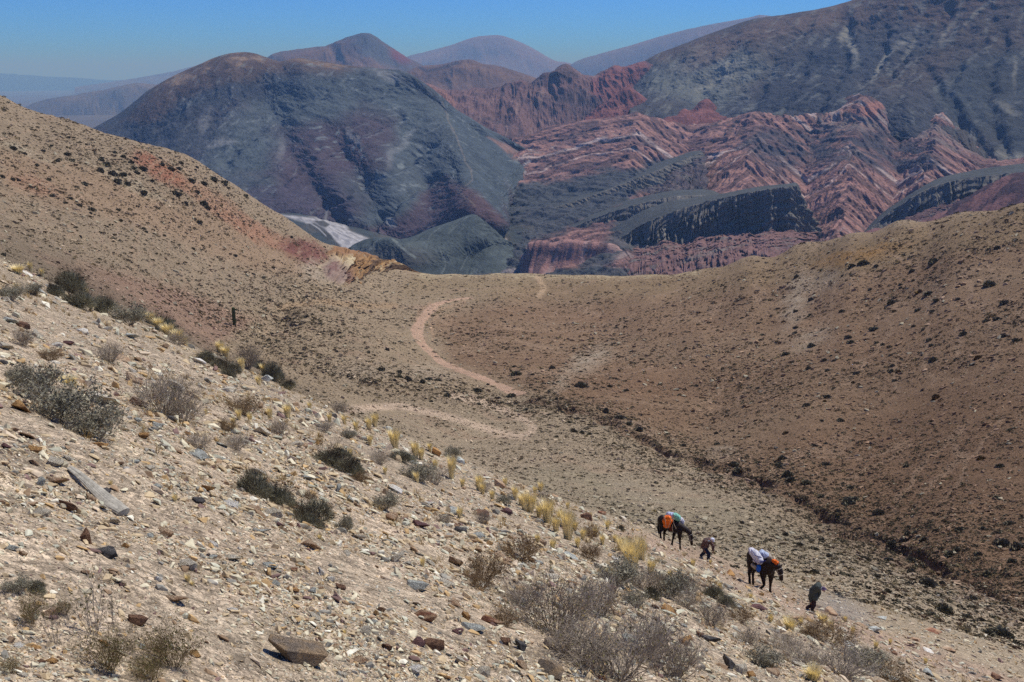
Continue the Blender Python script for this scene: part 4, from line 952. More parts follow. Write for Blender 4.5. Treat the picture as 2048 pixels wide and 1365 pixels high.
# ---- single stones
def rock_mesh(seed, flat, n=13):
    V, F = hull_mesh(hull_points(n, flat, seed, .22)); V -= (V.max(0)+V.min(0))/2; V *= np.array([1, .75, flat])/V.max(0)
    bm = bmesh.new(); vv = [bm.verts.new(p) for p in V]; [bm.faces.new([vv[i] for i in f]) for f in F]
    bmesh.ops.dissolve_limit(bm, angle_limit=.2, verts=bm.verts, edges=bm.edges)
    bmesh.ops.bevel(bm, geom=list(bm.edges), offset=.022, segments=1, affect='EDGES', profile=.6)
    bmesh.ops.triangulate(bm, faces=bm.faces); bmesh.ops.subdivide_edges(bm, edges=[e for e in bm.edges if e.calc_length() > .3], cuts=2, use_grid_fill=False)
    bmesh.ops.triangulate(bm, faces=bm.faces)
    P = np.array([v.co[:] for v in bm.verts])
    d = .035*fbm(P[:, 0]*3+seed, P[:, 1]*3+P[:, 2]*2.3, 3, seed)+.03*noise2(P[:, 2]*9, P[:, 0]*.8, seed+1)
    for v, k in zip(bm.verts, d): v.co += v.co.normalized()*float(k)
    me = bpy.data.meshes.new('stone'); bm.to_mesh(me); bm.free(); return me
def rock_mat(name, rgb, rgb2, k=.93):
    k *= 1.3
    m = attr_mat(name, scales=((2.2, .18), (9., .22)), bump=((4., .06), (18., .02)), tint=tuple(lin(rgb)*k))
    n = m.node_tree; b = [q for q in n.nodes if q.type == 'BSDF_PRINCIPLED'][0]
    src = b.inputs['Base Color'].links[0].from_socket; tc_ = [q for q in n.nodes if q.type == 'TEX_COORD'][0]
    t = n.nodes.new('ShaderNodeTexNoise'); t.inputs['Scale'].default_value = 1.6; t.inputs['Detail'].default_value = 5
    rp = n.nodes.new('ShaderNodeValToRGB'); rp.color_ramp.elements[0].position = .46; rp.color_ramp.elements[1].position = .6
    mx = n.nodes.new('ShaderNodeMix'); mx.data_type = 'RGBA'; mx.inputs['B'].default_value = (*(lin(rgb2)*k), 1)
    n.links.new(tc_.outputs['Object'], t.inputs['Vector']); n.links.new(t.outputs['Fac'], rp.inputs[0]); n.links.new(rp.outputs[0], mx.inputs['Factor'])
    n.links.new(src, mx.inputs['A']); n.links.new(mx.outputs['Result'], b.inputs['Base Color']); return m
RM = {'cream': rock_mat('cream_stone', (210,200,176), (188,176,150)), 'pale grey': rock_mat('pale_grey_stone', (190,192,178), (160,160,148)), 'tan': rock_mat('tan_stone', (188,162,130), (160,128,98)),
      'ochre': rock_mat('ochre_stone', (192,150,96), (150,112,74)), 'brown': rock_mat('brown_stone', (138,106,82), (104,80,66)), 'rusty': rock_mat('rusty_stone', (142,98,76), (176,144,112)),
      'plum': rock_mat('plum_stone', (126,94,88), (108,84,82)), 'dark grey': rock_mat('dark_grey_stone', (112,108,102), (84,82,80)), 'white': rock_mat('white_stone', (226,220,204), (206,196,174)),
      'mottled': rock_mat('mottled_stone', (140,126,108), (168,144,112), .95)}
for m_ in RM.values():
    pass
RMESH = [(rock_mesh(600+i, f), f) for i, f in enumerate([.3,.42,.55,.24,.65,.36,.48,.28,.6,.4,.33,.5])]
for me, f in RMESH: me.materials.append(RM['tan'])
def put_rock(u, v, wpx, hpx, tone, look, yaw=None, mi=None, asp=None, desc=True, sink=.26, tilt=.15, lab=None):
    P, r = ground_hit(u, v); k = r/1991
    mi = rnd.randrange(len(RMESH)) if mi is None else mi; me, f = RMESH[mi]
    o = bpy.data.objects.new('stone', me); C.objects.link(o)
    o.material_slots[0].link = 'OBJECT'; o.material_slots[0].material = RM[tone]
    w_ = wpx*k/2; 
    asp = asp or (.65+.5*rnd.random())
    n = gnormal(np.array([P[0]]), np.array([P[1]]), np.array([r])); n = n+np.array([0, 0, 1.3 if lab else .3]); n /= np.linalg.norm(n); yaw = rnd.random()*6.28 if yaw is None else yaw
    Rm = frames(n, np.array([yaw]), tilt)[0]
    hz_ = (hpx*k/2)/max(f, .3) if hpx else w_*asp
    S = np.diag([w_, w_*asp/.75, hz_ if hpx else w_*(.8+.5*rnd.random())])
    M = np.eye(4); M[:3, :3] = Rm@S; M[:3, 3] = P+n[0]*float(S[2, 2]*f*(1-2*sink))*.8
    o.matrix_world = Matrix(M.tolist())
    if lab: tag(o, lab, 'stone')
    elif desc: describe(o, look, 'stone', u, v, 'loose stones on the near slope')
    return o
big = [(592,1318,136,78,'mottled',None,0.15,4,.5,'big mottled grey brown boulder with a deep shadow beneath, alone on gravel'),
 (205,808,78,30,'cream',None,-.5,3,.6,'big cream slab tilted downhill on the left slope, brown broken end'),(280,812,42,18,'brown',None,-.4,5,.6,'dark brown blocky stone just right of the big cream slab'),
 (846,1238,60,20,'rusty',None,0,0,.45,'long rusty brown stone lying crosswise above the bottom centre'),(985,1248,58,22,'rusty',None,.15,3,.6,'long rusty stone with grey underside left of the twiggy grey bush'),
 (930,1240,28,30,'ochre',None,.5,4,.8,'upright golden stone between the two long rusty stones'),(865,1300,52,36,'brown',None,-.6,6,.9,'squarish brown stone beside a maroon slab near bottom centre'),
 (836,1292,34,20,'plum',None,.2,7,.9,'flat maroon slab left of the squarish brown stone'),(915,1268,30,14,'plum',None,.2,3,.8,'flat plum slab above the rock pile near bottom centre'),
 (1010,1290,26,26,'brown',None,0,4,.9,'cube shaped brown stone in the rock pile near bottom centre'),(1040,1300,30,34,'dark grey',None,.2,4,.8,'tall dark grey block in the rock pile near bottom centre'),
 (1100,1350,66,44,'mottled',None,.4,8,1.,'large grey boulder cut by the bottom edge, beside the tangled bush'),(1115,1300,70,36,'mottled',None,.1,6,.8,'dark blocky boulder with orange stained corner below the twiggy grey bush'),
 (945,1262,60,20,'pale grey',None,-.1,3,.6,'flat pale grey slab right of the plum slab'),(836,1178,50,26,'pale grey',None,.1,5,.8,'layered grey stone with greenish tint above the long rusty stone'),
 (830,1345,40,26,'white',None,.4,3,.9,'square white stone at the bottom edge, left of centre'),(965,1350,40,24,'cream',None,.6,1,.6,'oblong cream stone with brown stripe at the bottom edge'),
 (112,970,44,22,'tan',None,.2,3,.8,'tan flat stone with plum corner leaning on the weathered log'),(80,970,22,26,'pale grey',None,1.2,1,.5,'pale wedge standing left of the weathered log'),(180,1003,24,20,'tan',None,.2,4,.9,'rounded tan stone under the middle of the weathered log'),
 (205,1020,28,14,'cream',None,-.9,3,.5,'cream brick like stone against the weathered log'),(228,1048,26,20,'cream',None,-.4,3,.8,'split cream stone under the lower end of the log'),(172,1085,30,40,'brown',None,1.4,6,.7,'tall brown leaning stone below the weathered log'),
 (212,1112,46,20,'dark grey',None,-.3,1,.7,'grey stone with darker end right of the tall brown stone'),(276,1248,42,26,'brown',None,.4,5,.8,'brown wedge stone on its edge near the stalky plants'),(350,1204,56,18,'tan',None,0,3,.5,'long tan stone with orange top in the lower left'),
 (22,1100,30,14,'pale grey',None,.1,5,.8,None),(70,905,24,18,'ochre',None,0,4,.9,'rounded golden orange stone above the weathered log'),(250,1096,17,13,'ochre',None,0,8,.9,'small golden stone on bare gravel right of the log'),
 (286,878,22,14,'ochre',None,0,2,.9,'golden brown stone below the leafless bush'),(450,923,30,9,'pale grey',None,-.5,3,.5,'narrow pale slab pointing downhill above the twin cushion bush'),(590,893,42,16,'cream',None,-.5,0,.5,'cream slab pointing downhill left of the dark bush pair'),
 (606,895,20,16,'tan',None,0,4,1.,'round tan stone touching the cream slab by the dark bush pair'),(615,960,38,14,'pale grey',None,-.7,3,.5,'grey green slab sloping down between the cushion bushes'),(675,985,18,26,'pale grey',None,1.3,1,.7,'upright bluish grey stone below the dark bush pair'),
 (700,1005,34,16,'pale grey',None,-1.,3,.4,'slender grey slab pointing downhill below the dark bush pair'),(42,655,34,16,'brown',None,-.2,1,.6,'brown block beside a pale one at the left edge'),(20,645,30,14,'pale grey',None,-.1,3,.6,'pale grey block at the left edge below the brow'),
 (82,588,28,12,'pale grey',None,-.4,3,.6,'pale slab near the bushes on the upper left brow'),(15,900,26,12,'plum',None,0,3,.8,None),(138,690,20,12,'plum',None,0,5,.9,'maroon stone between two white ones on the left slope'),(112,692,28,10,'white',None,-.2,0,.5,'white oblong stone left of the maroon stone'),
 (165,668,24,12,'white',None,-.3,1,.8,'pointed white stone on the upper left slope'),(262,676,34,14,'pale grey',None,-.4,3,.7,'broad flat pale slab below the brow bushes'),(10,660+40,30,20,'cream',None,0,3,.8,'cream and yellow slab at the left edge'),
 (860,1010,26,10,'white',None,-.2,3,.7,'bright white flat stone right of the small shrubs in mid slope'),(840,1055,44,20,'plum',None,-.5,3,.6,'flat plum slab in the middle of the near slope'),(955,1075,34,14,'pale grey',None,-.2,1,.7,'grey stone with dark shadow above the brown twiggy mound'),
 (920,1065,30,18,'dark grey',None,0,6,.9,None),(1012,1028,28,16,'plum',None,-.3,1,.6,'plum grey slab on the brow above the mound bush'),(640,1150,20,20,'white',None,.3,4,.9,None),(662,1162,22,16,'white',None,.6,5,.8,'white triangular stone above the big boulder'),
 (680,1180,26,14,'brown',None,.1,2,.8,'brown stone with flat top upper right of the big boulder'),(1230,1125,20,20,'white',None,0,4,.9,'white round stone left of the tall grass clump'),(1210,1152,22,16,'white',None,.2,5,.8,None),(1255,1160,30,20,'dark grey',None,-.3,4,.8,'dark block leaning beside the tangled bush'),
 (1372,1290,36,28,'ochre',None,.2,6,.9,'rounded golden brown stone in the rock pile right of centre'),(1400,1275,24,14,'brown',None,0,2,.9,None),(1420,1285,50,24,'dark grey',None,-.4,3,.6,'long slate grey slab on the rock pile right of centre'),(1455,1335,34,40,'dark grey',None,.2,4,.8,'dark standing block in the rock pile right of centre'),
 (1480,1345,34,30,'cream',None,.2,6,.8,None),(1500,1355,30,24,'ochre',None,.3,4,.8,None),(1545,1352,40,24,'tan',None,.3,6,.8,None),(1535,1270,14,16,'dark grey',None,.3,4,.8,'small dark upright stone beside the trail left of the stooping man'),
 (1325,1148,32,14,'cream',None,-.4,3,.6,'pale slab in the scrub below the orange packed mule')]
for b in big:
    put_rock(b[0], b[1], b[2], b[3], b[4], b[4]+' stone', b[6], b[7], b[8], lab=b[9])
SH = {0: 'flat', 1: 'low', 2: 'rounded', 3: 'thin', 4: 'blocky', 5: 'wedge', 6: 'angular', 7: 'flattish', 8: 'chunky', 9: 'oblong', 10: 'slab like', 11: 'lumpy'}
n_more = 300-len(big)
x, y, r, gc = sample_cells(6000, 3.2, 60, np.clip(.6+1.6*cl, .1, 1.8))
U2, V2 = proj(np.stack([x, y, ground_z(x, y)], -1))
spx = np.minimum(9*rng.random(len(x))**(-1/2.4), 40); spx *= np.where(r > 25, .75, 1)
ok = (U2 > 5) & (U2 < 2043) & (V2 < 1362); order = np.argsort(-spx*ok)
taken = [(b[0], b[1], b[2]) for b in big]; cnt = 0
for i in order:
    if cnt >= n_more: break
    u, v = float(U2[i]), float(V2[i])
    if any(math.hypot(u-a, v-b) < .5*(c+spx[i]) for a, b, c in taken): continue
    tone = rnd.choices(['cream','pale grey','tan','ochre','brown','rusty','plum','dark grey','white'], [27,18,27,8,5,4,2,3,7])[0]; mi = rnd.randrange(12)
    size = 'large' if spx[i] > 24 else 'medium' if spx[i] > 18 else 'small'
    put_rock(u, v, float(spx[i]), None, tone, f'{size} {SH[mi]} {tone} stone', mi=mi); taken.append((u, v, spx[i])); cnt += 1
# the weathered log
P, r = ground_hit(140, 944); Q, _ = ground_hit(250, 1036)
bm = bmesh.new(); A0 = Vector(P); A1 = Vector(Q); ax = (A1-A0); ln = ax.length; ax.normalize(); sx = ax.cross(Vector((0, 0, 1))).normalized(); sy = sx.cross(ax)
rings = []
for i in range(40):
    t = i/39; c = A0+ax*ln*t+Vector((0, 0, .022+.01*math.sin(t*7))); rr = ln*(.026+.048*t-.02*max(0, t-.85)*6)
    rings.append([bm.verts.new(c+(sx*math.cos(a)+sy*math.sin(a)*.55)*rr*(1+.13*math.sin(3*a+1)+.04*math.sin(9*a+.6*math.sin(t*9))+.03*math.sin(17*a+t*5)+.12*float(noise2(np.array([t*5.]), np.array([a*1.5]), 3)[0]))) for a in [2*math.pi*j/36 for j in range(36)]])
for a, b in zip(rings[:-1], rings[1:]):
    for j in range(36): bm.faces.new([a[j], b[j], b[(j+1) % 36], a[(j+1) % 36]])
bm.faces.new(rings[0]); bm.faces.new(rings[-1][::-1]); bmesh.ops.recalc_face_normals(bm, faces=bm.faces)
me = bpy.data.meshes.new('log'); bm.to_mesh(me); bm.free()
tag(add('weathered_log', me, attr_mat('grey_wood', scales=((14., .25), (60., .2)), bump=((40., .008),), tint=tuple(lin((176,170,152))))), 'weathered grey log half buried in gravel on the left, pointing downhill', 'log')

# ---- plants
def blades(n, seed, lobes, length=.16, width=.013, core=.45):
    """many narrow leaves standing out of a lobed cushion of radius about 1"""
    r_ = np.random.default_rng(seed); V = np.zeros((n, 3, 3)); L_ = np.array(lobes)
    k = r_.choice(len(L_), n, p=L_[:, 3]**2/(L_[:, 3]**2).sum()); c = L_[k, :3]; rad = L_[k, 3:4]
    a = r_.random(n)*6.283; cz = r_.random(n)*1.05-.05; sz = np.sqrt(np.clip(1-cz*cz, 0, 1)); d = np.stack([sz*np.cos(a), sz*np.sin(a), cz], -1)
    p = c+d*rad*(core+(1-core)*r_.random((n, 1))**.5); dd = d+.5*r_.normal(size=(n, 3)); dd[:, 2] += .35; dd /= np.linalg.norm(dd, axis=1, keepdims=True)
    s_ = np.cross(dd, r_.normal(size=(n, 3))); s_ /= np.linalg.norm(s_, axis=1, keepdims=True)
    ln_ = length*(.6+.8*r_.random((n, 1))); V[:, 0] = p-s_*width; V[:, 1] = p+s_*width; V[:, 2] = p+dd*ln_
    V = V.reshape(-1, 3); V[:, 2] = np.maximum(V[:, 2], -.05); return V, np.arange(n*3).reshape(-1, 3), k
def tubes(segs):
    """three-sided tapering twigs from (p0, p1, r0, r1) rows"""
    S_ = np.array([[*a, *b, c, d] for a, b, c, d in segs]); p0, p1 = S_[:, :3], S_[:, 3:6]; d = p1-p0; d /= np.linalg.norm(d, axis=1, keepdims=True)+1e-9
    q = np.cross(d, [.31, .77, .55]); q /= np.linalg.norm(q, axis=1, keepdims=True)+1e-9; w_ = np.cross(d, q); V = []
    for p, rr in ((p0, S_[:, 6:7]), (p1, S_[:, 7:8])):
        for a in (0, 2.094, 4.189): V.append(p+(q*math.cos(a)+w_*math.sin(a))*rr)
    V = np.stack(V, 1).reshape(-1, 3); b = np.arange(len(S_))[:, None, None]*6
    F = b+np.array([[0, 1, 4], [0, 4, 3], [1, 2, 5], [1, 5, 4], [2, 0, 3], [2, 3, 5]])[None]; return V, F.reshape(-1, 3)
def twigs(seed, stems, depth, spread, h, r0, crook=.35, kids=3, droop=0.):
    r_ = random.Random(seed); out = []; tips = []
    def grow(p, d, l, rr, lev):
        n = 3
        for i in range(n):
            d2 = (d+Vector((r_.gauss(0, crook), r_.gauss(0, crook), r_.gauss(0, crook*.6)-droop)) * .45).normalized(); e = p+d2*l/n
            if e.z < -.02: e.z = -.02+.02*r_.random()
            out.append((tuple(p), tuple(e), rr*(1-i/n*.4), rr*(1-(i+1)/n*.4))); p, d = e, d2
            if lev > 0 and i > 0:
                for _ in range(kids-1):
                    b = Vector((r_.gauss(0, 1), r_.gauss(0, 1), r_.gauss(.25, .7))).normalized(); grow(p, (d+b*.8).normalized(), l*(.45+.3*r_.random()), rr*.6, lev-1)
        tips.append(p)
    for i in range(stems):
        a = r_.random()*6.283; t = spread*(.25+.75*r_.random()); b = Vector((math.cos(a)*.14*r_.random(), math.sin(a)*.14*r_.random(), 0))
        grow(b, Vector((math.cos(a)*t, math.sin(a)*t, 1)).normalized(), h*(.6+.5*r_.random()), r0*(.7+.6*r_.random()), depth)
    return out, tips
def specks(pts, seed, n, size, rr=.06):
    r_ = np.random.default_rng(seed); T = np.array([p[:] for p in pts]); k = r_.integers(0, len(T), n); c = T[k]+r_.normal(size=(n, 3))*rr
    V = c[:, None]+r_.normal(size=(n, 3, 3))*size; return V.reshape(-1, 3), np.arange(n*3).reshape(-1, 3)
PM = {'leaf': attr_mat('grey_green_leaf', scales=((3., .35), (12., .25)), bump=(), rough=.6, tint=tuple(lin((152,148,122)))), 'sage': attr_mat('sage_leaf', scales=((3., .35),), bump=(), rough=.7, tint=tuple(lin((146,141,118)))),
      'twig': attr_mat('grey_twig', scales=((5., .35),), bump=(), rough=.8, tint=tuple(lin((164,152,134)))), 'brown': attr_mat('brown_twig', scales=((5., .35),), bump=(), rough=.8, tint=tuple(lin((138,116,86)))),
      'straw': attr_mat('straw_grass', scales=((5., .25), (30., .2)), bump=(), rough=.6, tint=tuple(lin((255,234,172)))), 'olive': attr_mat('olive_leaf', scales=((4., .35),), bump=(), rough=.7, tint=tuple(lin((104,98,56)))),
      'far': attr_mat('dark_scrub_leaf', scales=((1.2, .35),), bump=(), rough=.8, tint=tuple(lin((122,116,92)))), 'far2': attr_mat('grey_scrub_leaf', scales=((1.2, .35),), bump=(), rough=.8, tint=tuple(lin((124,116,94)))), 'farbrown': attr_mat('brown_scrub_leaf', scales=((1.2, .35),), bump=(), rough=.8, tint=tuple(lin((124,102,62)))), 'wood': attr_mat('dark_stem', scales=((5., .3),), bump=(), rough=.9, tint=tuple(lin((70,58,46))))}
def mk(name, VF, mat): 
    me = np_mesh(name, VF[0], VF[1], None, False); me.materials.append(mat); return me
LOB = [[(0,0,.1,.6),(.45,.1,.0,.42),(-.45,-.1,.0,.5),(.1,.45,-.05,.4),(-.1,-.45,0,.36)], [(0,0,.05,.5),(.52,0,-.05,.38),(-.5,.1,.1,.45),(.1,-.4,0,.42),(.2,.4,.1,.3)], [(-.25,0,.1,.52),(.35,.15,.0,.5),(0,-.45,-.05,.4),(.6,-.2,-.1,.25)]]
proto = {}
proto['cushion'] = [(mk('foliage', blades(3400, 700+i, l, .24, .010)[:2], PM['leaf']), mk('stem', tubes(twigs(720+i, 40, 2, 1.2, .62, .008)[0]), PM['wood'])) for i, l in enumerate(LOB)]
proto['sage'] = []
for i in range(2):
    tw = twigs(740+i, 34, 2, 1.1, .62, .011, .3, 3); proto['sage'].append((mk('foliage', specks(tw[1], 745+i, 3600, .028, .07), PM['sage']), mk('stem', tubes(tw[0]), PM['twig'])))
proto['twiggy'] = []
for i in range(3):
    tw = twigs(760+i, 58, 2, 1.15, .62, .0085, .45, 3); proto['twiggy'].append((mk('foliage', specks(tw[1], 765+i, 500, .014, .03), PM['olive']), mk('stem', tubes(tw[0]), PM['twig'])))
proto['brown'] = []
for i in range(2):
    tw = twigs(780+i, 46, 2, 1.3, .5, .009, .3, 3); proto['brown'].append((mk('foliage', specks(tw[1], 785+i, 1500, .02, .04), PM['brown']), mk('stem', tubes(tw[0]), PM['brown'])))
proto['stalky'] = []
for i in range(2):
    tw = twigs(800+i, 9, 1, .45, 1.15, .010, .22, 3); proto['stalky'].append((mk('foliage', specks(tw[1], 805+i, 320, .02, .02), PM['olive']), mk('stem', tubes(tw[0]), PM['twig'])))
proto['fine'] = []
for i in range(2):
    tw = twigs(820+i, 46, 2, .8, .62, .006, .25, 3); proto['fine'].append((mk('foliage', specks(tw[1], 825+i, 2600, .014, .05), PM['olive']), mk('stem', tubes(tw[0]), PM['brown'])))
gm_ = [mk('grass', grass_base(300, 840+i, .16, .5), PM['straw']) for i in range(3)]
farm = [mk('shrub', tuft_base(90+20*i, 860+i), PM['far' if i < 3 else 'far2']) for i in range(4)]+[mk('shrub', tuft_base(110, 870+i), PM['farbrown']) for i in range(1)]
for kk in proto:
    for pr_ in proto[kk]:
        cs_ = [np.array([v.co[:] for v in m.vertices]) for m in pr_]; al = np.concatenate(cs_)
        rr_ = np.percentile(np.hypot(al[:, 0], al[:, 1]), 96); zz_ = np.percentile(al[:, 2], 98.5)
        for m, c_ in zip(pr_, cs_): m.vertices.foreach_set('co', (c_*np.array([1/rr_, 1/rr_, .95/zz_])).astype(np.float32).ravel()); m.update()
NAMES = {'cushion': ('cushion_shrub', 'shrub', 'dark spiky cushion bush'), 'sage': ('sage_shrub', 'shrub', 'grey leafy bush'), 'twiggy': ('twiggy_shrub', 'shrub', 'leafless grey twiggy bush'),
         'brown': ('dry_shrub', 'shrub', 'brown fine twigged bush'), 'stalky': ('stalky_plant', 'plant', 'tall thin stalked plant'), 'fine': ('wispy_shrub', 'shrub', 'wispy olive bush')}
used = {}
def plant(kind, u, v, wpx, hpx=None, lab=None, look=None):
    P, r = ground_hit(u, v); k = r/1991; hpx = hpx or wpx*.7
    nm, cat, lk = NAMES[kind]; c = used.get(kind, 0); used[kind] = c+1; pr = proto[kind][c % len(proto[kind])]
    o = empty(nm, P-np.array([0, 0, .01+.02*wpx*k]), rnd.random()*6.28)
    o.scale = (wpx*k/2*1.05, wpx*k/2*1.05, hpx*k/.95)
    for me in pr:
        q = bpy.data.objects.new(me.name.split('.')[0], me); C.objects.link(q); q.parent = o
    gr = {'cushion': 'dark cushion bushes on the near slope', 'sage': 'grey leafy bushes on the near slope', 'twiggy': 'leafless bushes on the near slope', 'brown': 'brown bushes on the near slope', 'stalky': 'stalky plants', 'fine': 'wispy olive bushes'}[kind]
    if lab: tag(o, lab, cat, gr)
    else: describe(o, look or (('big ' if wpx > 90 else 'small ' if wpx < 45 else '')+lk), cat, u, v, gr)
    return o
for a in [('cushion',140,585,66,46,'big dark bush standing tallest in the row on the upper left brow'),('cushion',112,592,36,34),('cushion',158,617,62,42),('cushion',205,624,52,36),('sage',258,652,70,44,'rounded grey bush with fine twigs at the right end of the brow row'),('cushion',322,656,52,34),
          ('cushion',340,672,40,26),('twiggy',355,690,60,26),('cushion',412,724,44,26),('cushion',440,738,46,32),('cushion',462,752,44,34),('twiggy',496,738,56,52,'leafless twiggy bush rising over the brow left of centre'),('cushion',545,762,48,44,'dark bush on the brow left of the small grass tufts'),('cushion',574,778,34,26),
          ('sage',70,590,30,22),('sage',22,600,60,26),('cushion',516,738,36,24),
          ('cushion',505,988,80,58,'upper half of the dark twin cushion bush in mid slope'),('cushion',548,1004,84,56,'lower half of the dark twin cushion bush in mid slope'),('cushion',622,1048,104,66,'round dark cushion bush, lowest of the mid slope trio'),('cushion',578,1012,34,24),
          ('cushion',660,930,84,50,'dark spiky bush with pale leaf tips, left of the pair'),('cushion',698,948,58,50,'dark spiky bush, right of the pair, touching its neighbour'),('sage',692,1065,40,36),
          ('cushion',800,922,60,26),('sage',838,962,76,36),('twiggy',870,970,64,40),('sage',905,918,40,24),('twiggy',760,930,60,36),('twiggy',560,870,50,30),('sage',770,1020,60,40),
          ('sage',78,800,90,70,'grey leafy bush at the upper end of the long sage patch'),('sage',130,842,130,84,'largest grey leafy bush, middle of the long sage patch on the left'),('sage',195,880,110,66,'grey leafy bush at the lower end of the long sage patch'),('sage',40,765,56,30),
          ('twiggy',330,832,150,90,'big leafless bush spreading over stones on the left slope'),('twiggy',368,845,90,60,'smaller leafless bush tucked against the lower side of the big one'),('twiggy',220,725,70,40),('twiggy',48,694,46,36),('brown',100,722,50,24),
          ('brown',490,832,76,40),('twiggy',470,900,70,34),('twiggy',395,895,80,30),('brown',455,862,44,26),('twiggy',680,830,44,28),('twiggy',650,865,44,26),('brown',720,965,40,22),
          ('brown',1042,1122,96,56,'rounded brown twiggy mound on the middle of the near slope'),('brown',968,1162,104,62,'brown bush with orange grass at its foot, left of the mound'),('brown',960,1178,60,40),('twiggy',968,1050,40,32),('twiggy',970,985,40,26),
          ('twiggy',1110,1268,230,140,'largest leafless grey bush, tangled twigs, just right of bottom centre'),('twiggy',1200,1230,150,100,'leafless bush joining the largest one on its right'),('twiggy',1240,1362,250,150,'tangled bleached bush spreading at the bottom edge'),('twiggy',1345,1355,170,100,'bleached twiggy bush at the bottom edge right of the tangled one'),
          ('twiggy',1160,1330,190,110,'wide leafless bush between the largest one and the tangled one'),('twiggy',1050,1215,120,70),('twiggy',1300,1310,170,100),('brown',1010,1250,70,40),('twiggy',1420,1250,90,50),('brown',1480,1245,60,34),('sage',1530,1335,80,46),
          ('sage',1230,1170,110,60),('twiggy',1290,1182,90,56),('brown',1180,1120,60,34),('sage',1340,1195,90,60,'grey bush with dark base below the white capped man'),('cushion',1305,1198,44,36),('twiggy',1375,1190,70,52),('cushion',1425,1195,50,34),('cushion',1452,1212,44,26),
          ('brown',1180,1075,46,26),('twiggy',1135,1045,44,26),('twiggy',1370,1215,80,40),('sage',1270,1215,60,36),('cushion',1240,1062,22,16),
          ('twiggy',1600,1330,120,56),('twiggy',1680,1350,160,60,'dark twiggy thicket filling the lower right foreground'),('brown',1655,1290,130,46),('sage',1730,1338,90,40),('twiggy',1560,1300,80,44),('brown',1780,1362,90,40),('twiggy',1500,1290,70,40),('brown',1620,1275,60,26),
          ('sage',30,1185,56,34),('cushion',70,1182,50,28),('fine',66,1250,70,70,'wispy bush with reddish stems in the lower left'),('stalky',110,1290,90,130),('stalky',190,1275,110,150,'tallest stalky plant, grey branching stalks against bare gravel'),('stalky',225,1262,70,120),('fine',215,1340,130,90,'broad olive wispy bush at the bottom left'),
          ('fine',350,1335,130,105,'olive wispy bush right of the tall stalky plants'),('fine',300,1362,110,60),('fine',130,1230,40,40),('fine',20,1350,60,40),('twiggy',890,1050,44,26),('sage',700,880,36,22),('brown',620,1000,34,20),('twiggy',1085,1000,30,20),('sage',1010,1010,36,22)]:
    plant(*a)
def grass_tuft(u, v, hpx, wpx=None, lab=None):
    P, r = ground_hit(u, v); k = r/1991; o = bpy.data.objects.new('grass_tuft', gm_[rnd.randrange(3)]); C.objects.link(o)
    o.location = P-np.array([0, 0, .02]); wpx = wpx or hpx*.75; o.scale = (wpx*k/1.0, wpx*k/1.0, hpx*k/.93); o.rotation_euler = (rnd.gauss(0, .05), rnd.gauss(0, .05), rnd.random()*6.28)
    if lab: tag(o, lab, 'grass', 'yellow grass tufts')
    else: describe(o, ('tall ' if hpx > 44 else 'short ' if hpx < 28 else '')+'yellow grass tuft', 'grass', u, v, 'yellow grass tufts')
for a in [(36,548,16,40),(62,545,20),(85,556,18),(175,596,22),(285,640,20),(300,648,24,34),(318,662,26,34),(338,674,28,36),(358,684,26,34),(372,692,22),(440,708,26,30),(452,716,24,28),(485,742,30),(528,752,26),(518,772,24),(135,772,20,50,'yellow grass tuft above the big cream slab'),(150,776,18),
          (478,840,26),(500,845,24),(540,838,28),(575,838,34,26,'narrow pale grass tuft standing alone left of centre'),(468,850,20),(412,830,16),(712,862,24),(738,862,32),(750,855,34),(740,892,26),(790,900,50,40,'tall yellow grass tuft highest on the brow line'),(832,916,40),(842,922,30),(903,960,58,30,'tall narrow yellow tuft beside grey bushes on the brow'),
          (834,966,28),(958,982,40),(965,990,30),(770,950,20),(700,915,22),(1050,1022,44),(1060,1026,50,44),(1096,1050,62,52,'broad bright yellow tuft, second clump on the brow'),(1112,1066,40),(1136,1080,72,50,'tallest bright yellow tuft in the row on the brow'),(1070,990,22),(1135,1018,18),(1080,985,26),
          (1262,1150,92,70,'very tall pale grass clump left of the orange packed mule'),(1284,1120,60),(1240,1105,40),(920,1038,30),(1300,1150,40),(1220,1165,40),(1385,1136,22),(1645,1250,28,36),(1580,1262,30,44),(1600,1252,24),(1572,1250,22),(1625,1364,40,60),(1420,1130,14),(1500,1120,14),
          (1010,975,24),(1030,1000,34),(1042,1012,30),(1078,1036,34),(1120,1050,40),(1150,1062,26),(1165,1080,30),(1190,1075,24),(1205,1090,26),(1230,1085,22),(1105,1100,30),(1155,1095,28),(985,1000,26),(925,975,24),(870,940,26),(860,905,22),(1340,1160,26),(1440,1180,20),(1705,1270,22),(1660,1262,26),(1540,1245,24),(1750,1300,22),(1500,1200,18),(1255,1110,40),(660,845,22),(620,820,20),(690,850,24),
          (845,1135,26),(700,1050,20),(640,1080,18),(376,1165,26),(385,1172,20),(350,1005,22),(222,970,16),(690,1270,18),(1170,1245,30),(1075,1088,26),(1215,1060,24),(1180,1040,20),(1690,1245,16),(1850,1330,18),(1780,1290,16),(1560,1160,14)]:
    grass_tuft(*a)

